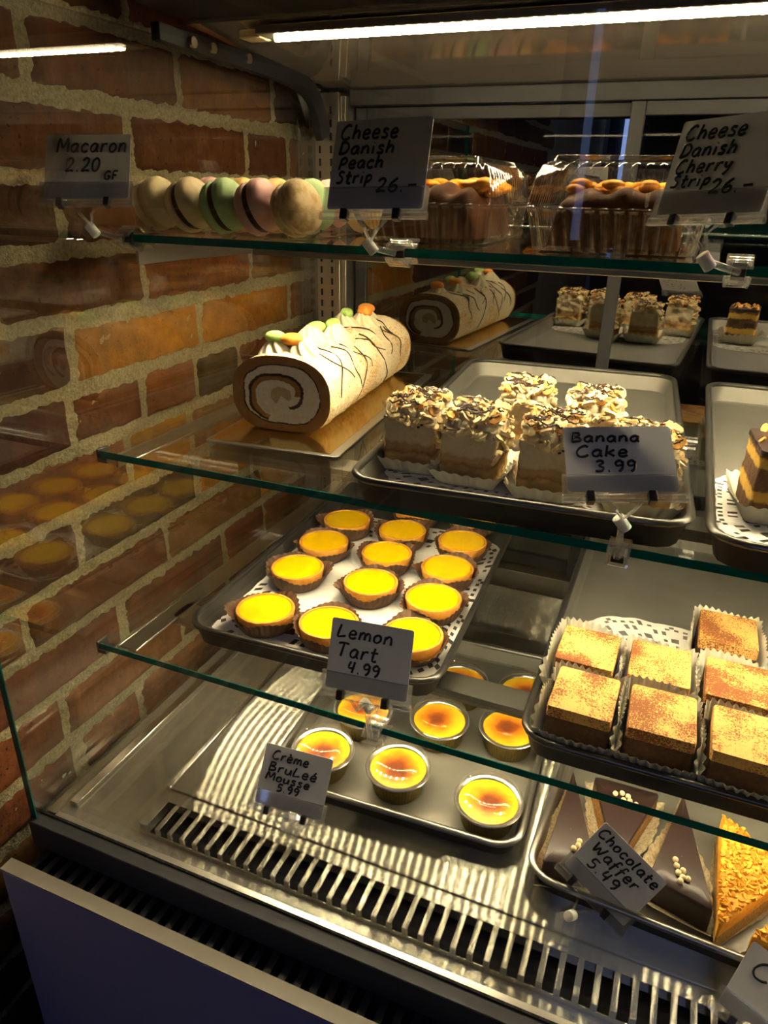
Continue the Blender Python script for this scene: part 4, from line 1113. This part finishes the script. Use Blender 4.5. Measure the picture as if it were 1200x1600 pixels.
def price_card(label, size, T, rv, ball, foot, mode, lines, strip=0.24):
    """foot: where the holder grips or stands; ball: its joint"""
    w, h = size
    t = thing('price_card_holder', label, 'price card', foot, 0, 'price cards in clear holders')
    F = Vector(foot)
    rvv = Vector(rv); q = Quaternion(rvv.normalized(), rvv.length)
    L = Matrix.Translation(Vector(T) - F) @ q.to_matrix().to_4x4()
    m = MB(); pts = rrect(w, h, 0.0025, 4)
    m.loops([[(x, -0.0004, y) for x, y in pts], [(x, 0.0004, y) for x, y in pts]], True, True, True)
    card = m.build('card', 'card', t); card.matrix_local = L
    mb = MB()
    for text, u0, u1, v, hh in lines: write(mb, text, -w / 2 + u0 * w, -w / 2 + u1 * w, -h / 2 + v * h, hh * h)
    wr = mb.build('handwriting', 'ink', card, angle=70); wr.location = (0, -0.0006, 0)
    # clear strip over the foot of the card, ridge and rail
    hs = strip * h
    m = MB()
    m.box(-w / 2 - 0.004, w / 2 + 0.004, -0.0017, -0.0011, -h / 2 - 0.003, -h / 2 + hs)
    m.box(-w / 2 - 0.004, w / 2 + 0.004, 0.0011, 0.0017, -h / 2 - 0.003, -h / 2 + hs)
    m.box(-w / 2 - 0.004, w / 2 + 0.004, -0.0026, -0.0012, -h / 2 + hs - 0.0008, -h / 2 + hs + 0.0003)
    st = m.build('clear_strip', 'plastic', t); st.matrix_local = L
    m = MB(); zr = -h / 2 - 0.0055
    m.tube([(-w / 2 - 0.005, 0, zr), (w / 2 + 0.005, 0, zr)], 0.0036, 10)
    m.tube([(-w / 2 - 0.005, -0.003, zr - 0.003), (w / 2 + 0.005, -0.003, zr - 0.003)], 0.0012, 6)
    rl = m.build('clear_rail', 'plastic', t); rl.matrix_local = L
    for u in (0.20, 0.75):
        xx = -w / 2 + u * w
        b = MB(); b.box(xx - 0.0032, xx + 0.0032, -0.0048, 0.0042, zr - 0.0042, zr + 0.0052)
        bo = b.build('dark_band', 'band', t, bevel=0.001); bo.matrix_local = L
    # V arms from the rail to the ball joint
    B = Vector(ball) - F
    m = MB()
    for s in (-1, 1):
        p0 = (L @ Vector((s * 0.013, 0, zr - 0.003))); p1 = (L @ Vector((s * 0.006, 0, zr - 0.011)))
        m.tube([p0, p1, B + Vector((0, 0, 0.004))], 0.0016, 6)
    m.build('v_arm', 'plastic', t)
    m = MB(); dr = (Vector((0.6, 0.15, -0.75)) if mode == 'clip' else Vector((0.2, 0.5, -0.4))).normalized()
    m.tube([B - dr * 0.007, B - dr * 0.0066, B + dr * 0.0066, B + dr * 0.007], lambda u: 0.0052 if 0.1 < u < 0.9 else 0.0042, 16)
    m.build('ball_joint', 'frost', t, angle=50)
    m = MB()
    if mode == 'clip':
        # springy jaws above and below the glass edge
        for s in (1, -1):
            pts = [(0.0, -0.020, 0.004 * s - 0.004), (0.0, -0.010, 0.010 * s - 0.004), (0.0, 0.0, 0.012 * s - 0.004), (0.0, 0.008, 0.0058 * s - 0.004), (0.0, 0.016, 0.0062 * s - 0.004), (0.0, 0.023, 0.011 * s - 0.004)]
            pts = smooth_path(pts, 4); rows = []
            for p in pts:
                rows.append([(-0.008, p[1], p[2] - 0.0009), (0.008, p[1], p[2] - 0.0009), (0.008, p[1], p[2] + 0.0009), (-0.008, p[1], p[2] + 0.0009)])
            m.loops(rows, True, True, True)
            for xx in (-0.0085, 0.0085): m.tube([Vector(p) + Vector((xx, 0, 0)) for p in pts], 0.0015, 6)
        m.tube([B, (0, -0.016, -0.004)], 0.003, 8)
        m.build('clip', 'plastic', t, angle=50)
        b = MB(); b.box(-0.0055, 0.0055, -0.0105, -0.0062, -0.011, 0.003); b.build('clip_spring', 'band', t, bevel=0.0006)
    else:
        m.box(-0.013, 0.013, -0.012, 0.016, 0.0, 0.0016)
        m.box(-0.004, 0.004, 0.0, 0.003, 0.0016, B.z)
        m.tube([(0, 0.0015, B.z), B], 0.0028, 8)
        m.build('clear_foot', 'plastic', t)
    return t
price_card('macaron price card clipped to the end of the topmost shelf', (.088, .073), (-0.0065, 0.6513, 1.5152), (-0.5608, -0.1455, 0.3956), (-0.010, 0.650, 1.453), (0.012, YT, ZT), 'clip',
           [('Macaron', .13, .97, .72, .22), ('2.20', .24, .66, .42, .21), ('GF', .70, .87, .29, .13)])
price_card('peach cheese danish price card clipped to the topmost shelf', (.088, .075), (0.3352, 0.6252, 1.5189), (-0.3737, -0.0348, 0.0053), (0.313, 0.660, 1.450), (0.334, YT, ZT), 'clip',
           [('Cheese', .06, .68, .79, .16), ('Danish', .06, .66, .62, .14), ('Peach', .08, .56, .46, .14), ('Strip', .07, .46, .29, .14), ('26.-', .50, .94, .19, .15)])
price_card('cherry cheese danish price card clipped to the topmost shelf, at the right', (.088, .078), (0.6036, 0.6971, 1.5228), (-0.3823, 0.0301, -0.4945), (0.606, 0.660, 1.452), (0.632, YT, ZT), 'clip',
           [('Cheese', .06, .66, .79, .15), ('Danish', .06, .62, .61, .14), ('Cherry', .06, .62, .44, .14), ('Strip', .06, .46, .29, .13), ('26.-', .46, .88, .21, .14)])
price_card('banana cake price card clipped to the middle shelf', (.085, .060), (0.5695, 0.5732, 1.3072), (-0.8619, -0.1868, 0.2619), (0.579, 0.588, 1.246), (0.580, YM, ZM), 'clip',
           [('Banana', .07, .72, .76, .15), ('Cake', .10, .60, .53, .17), ('3.99', .26, .66, .30, .17)])
price_card('lemon tart price card clipped to the lowest shelf', (.080, .066), (0.3826, 0.5075, 1.1027), (-0.4005, -0.0471, 0.0651), (0.372, 0.528, 1.030), (0.372, YL, ZL), 'clip',
           [('Lemon', .08, .78, .74, .18), ('Tart', .10, .62, .47, .20), ('4.99', .25, .66, .26, .16)])
price_card('creme brulee mousse price card standing on the steel deck', (.080, .068), (0.2781, 0.5389, 0.8839), (-0.4941, 0.0503, 0.1793), (0.277, 0.528, 0.838), (0.276, 0.537, ZD + 0.0004), 'foot',
           [('Cr\u00e8me', .12, .68, .77, .15), ('BruLe\u00e9', .10, .84, .57, .15), ('Mousse', .09, .76, .42, .13), ('5.99', .28, .62, .27, .12)])
price_card('chocolate waffer price card tilted over the wafer tray corner', (.078, .064), (0.6299, 0.5748, 0.8663), (-0.4833, 0.5212, -0.1362), (0.596, 0.532, 0.838), (0.586, 0.528, ZD - 0.0018), 'foot',
           [('Chocolate', .03, .97, .76, .17), ('Waffer', .10, .82, .52, .18), ('5.49', .18, .66, .28, .18)])
price_card('price card half cut off at the bottom right corner of the photo', (.078, .064), (0.782, 0.515, 0.842), (-0.75, 0.30, -0.25), (0.760, 0.496, 0.822), (0.758, 0.500, ZD - 0.0018), 'foot',
           [('Co', .12, .55, .60, .26)])
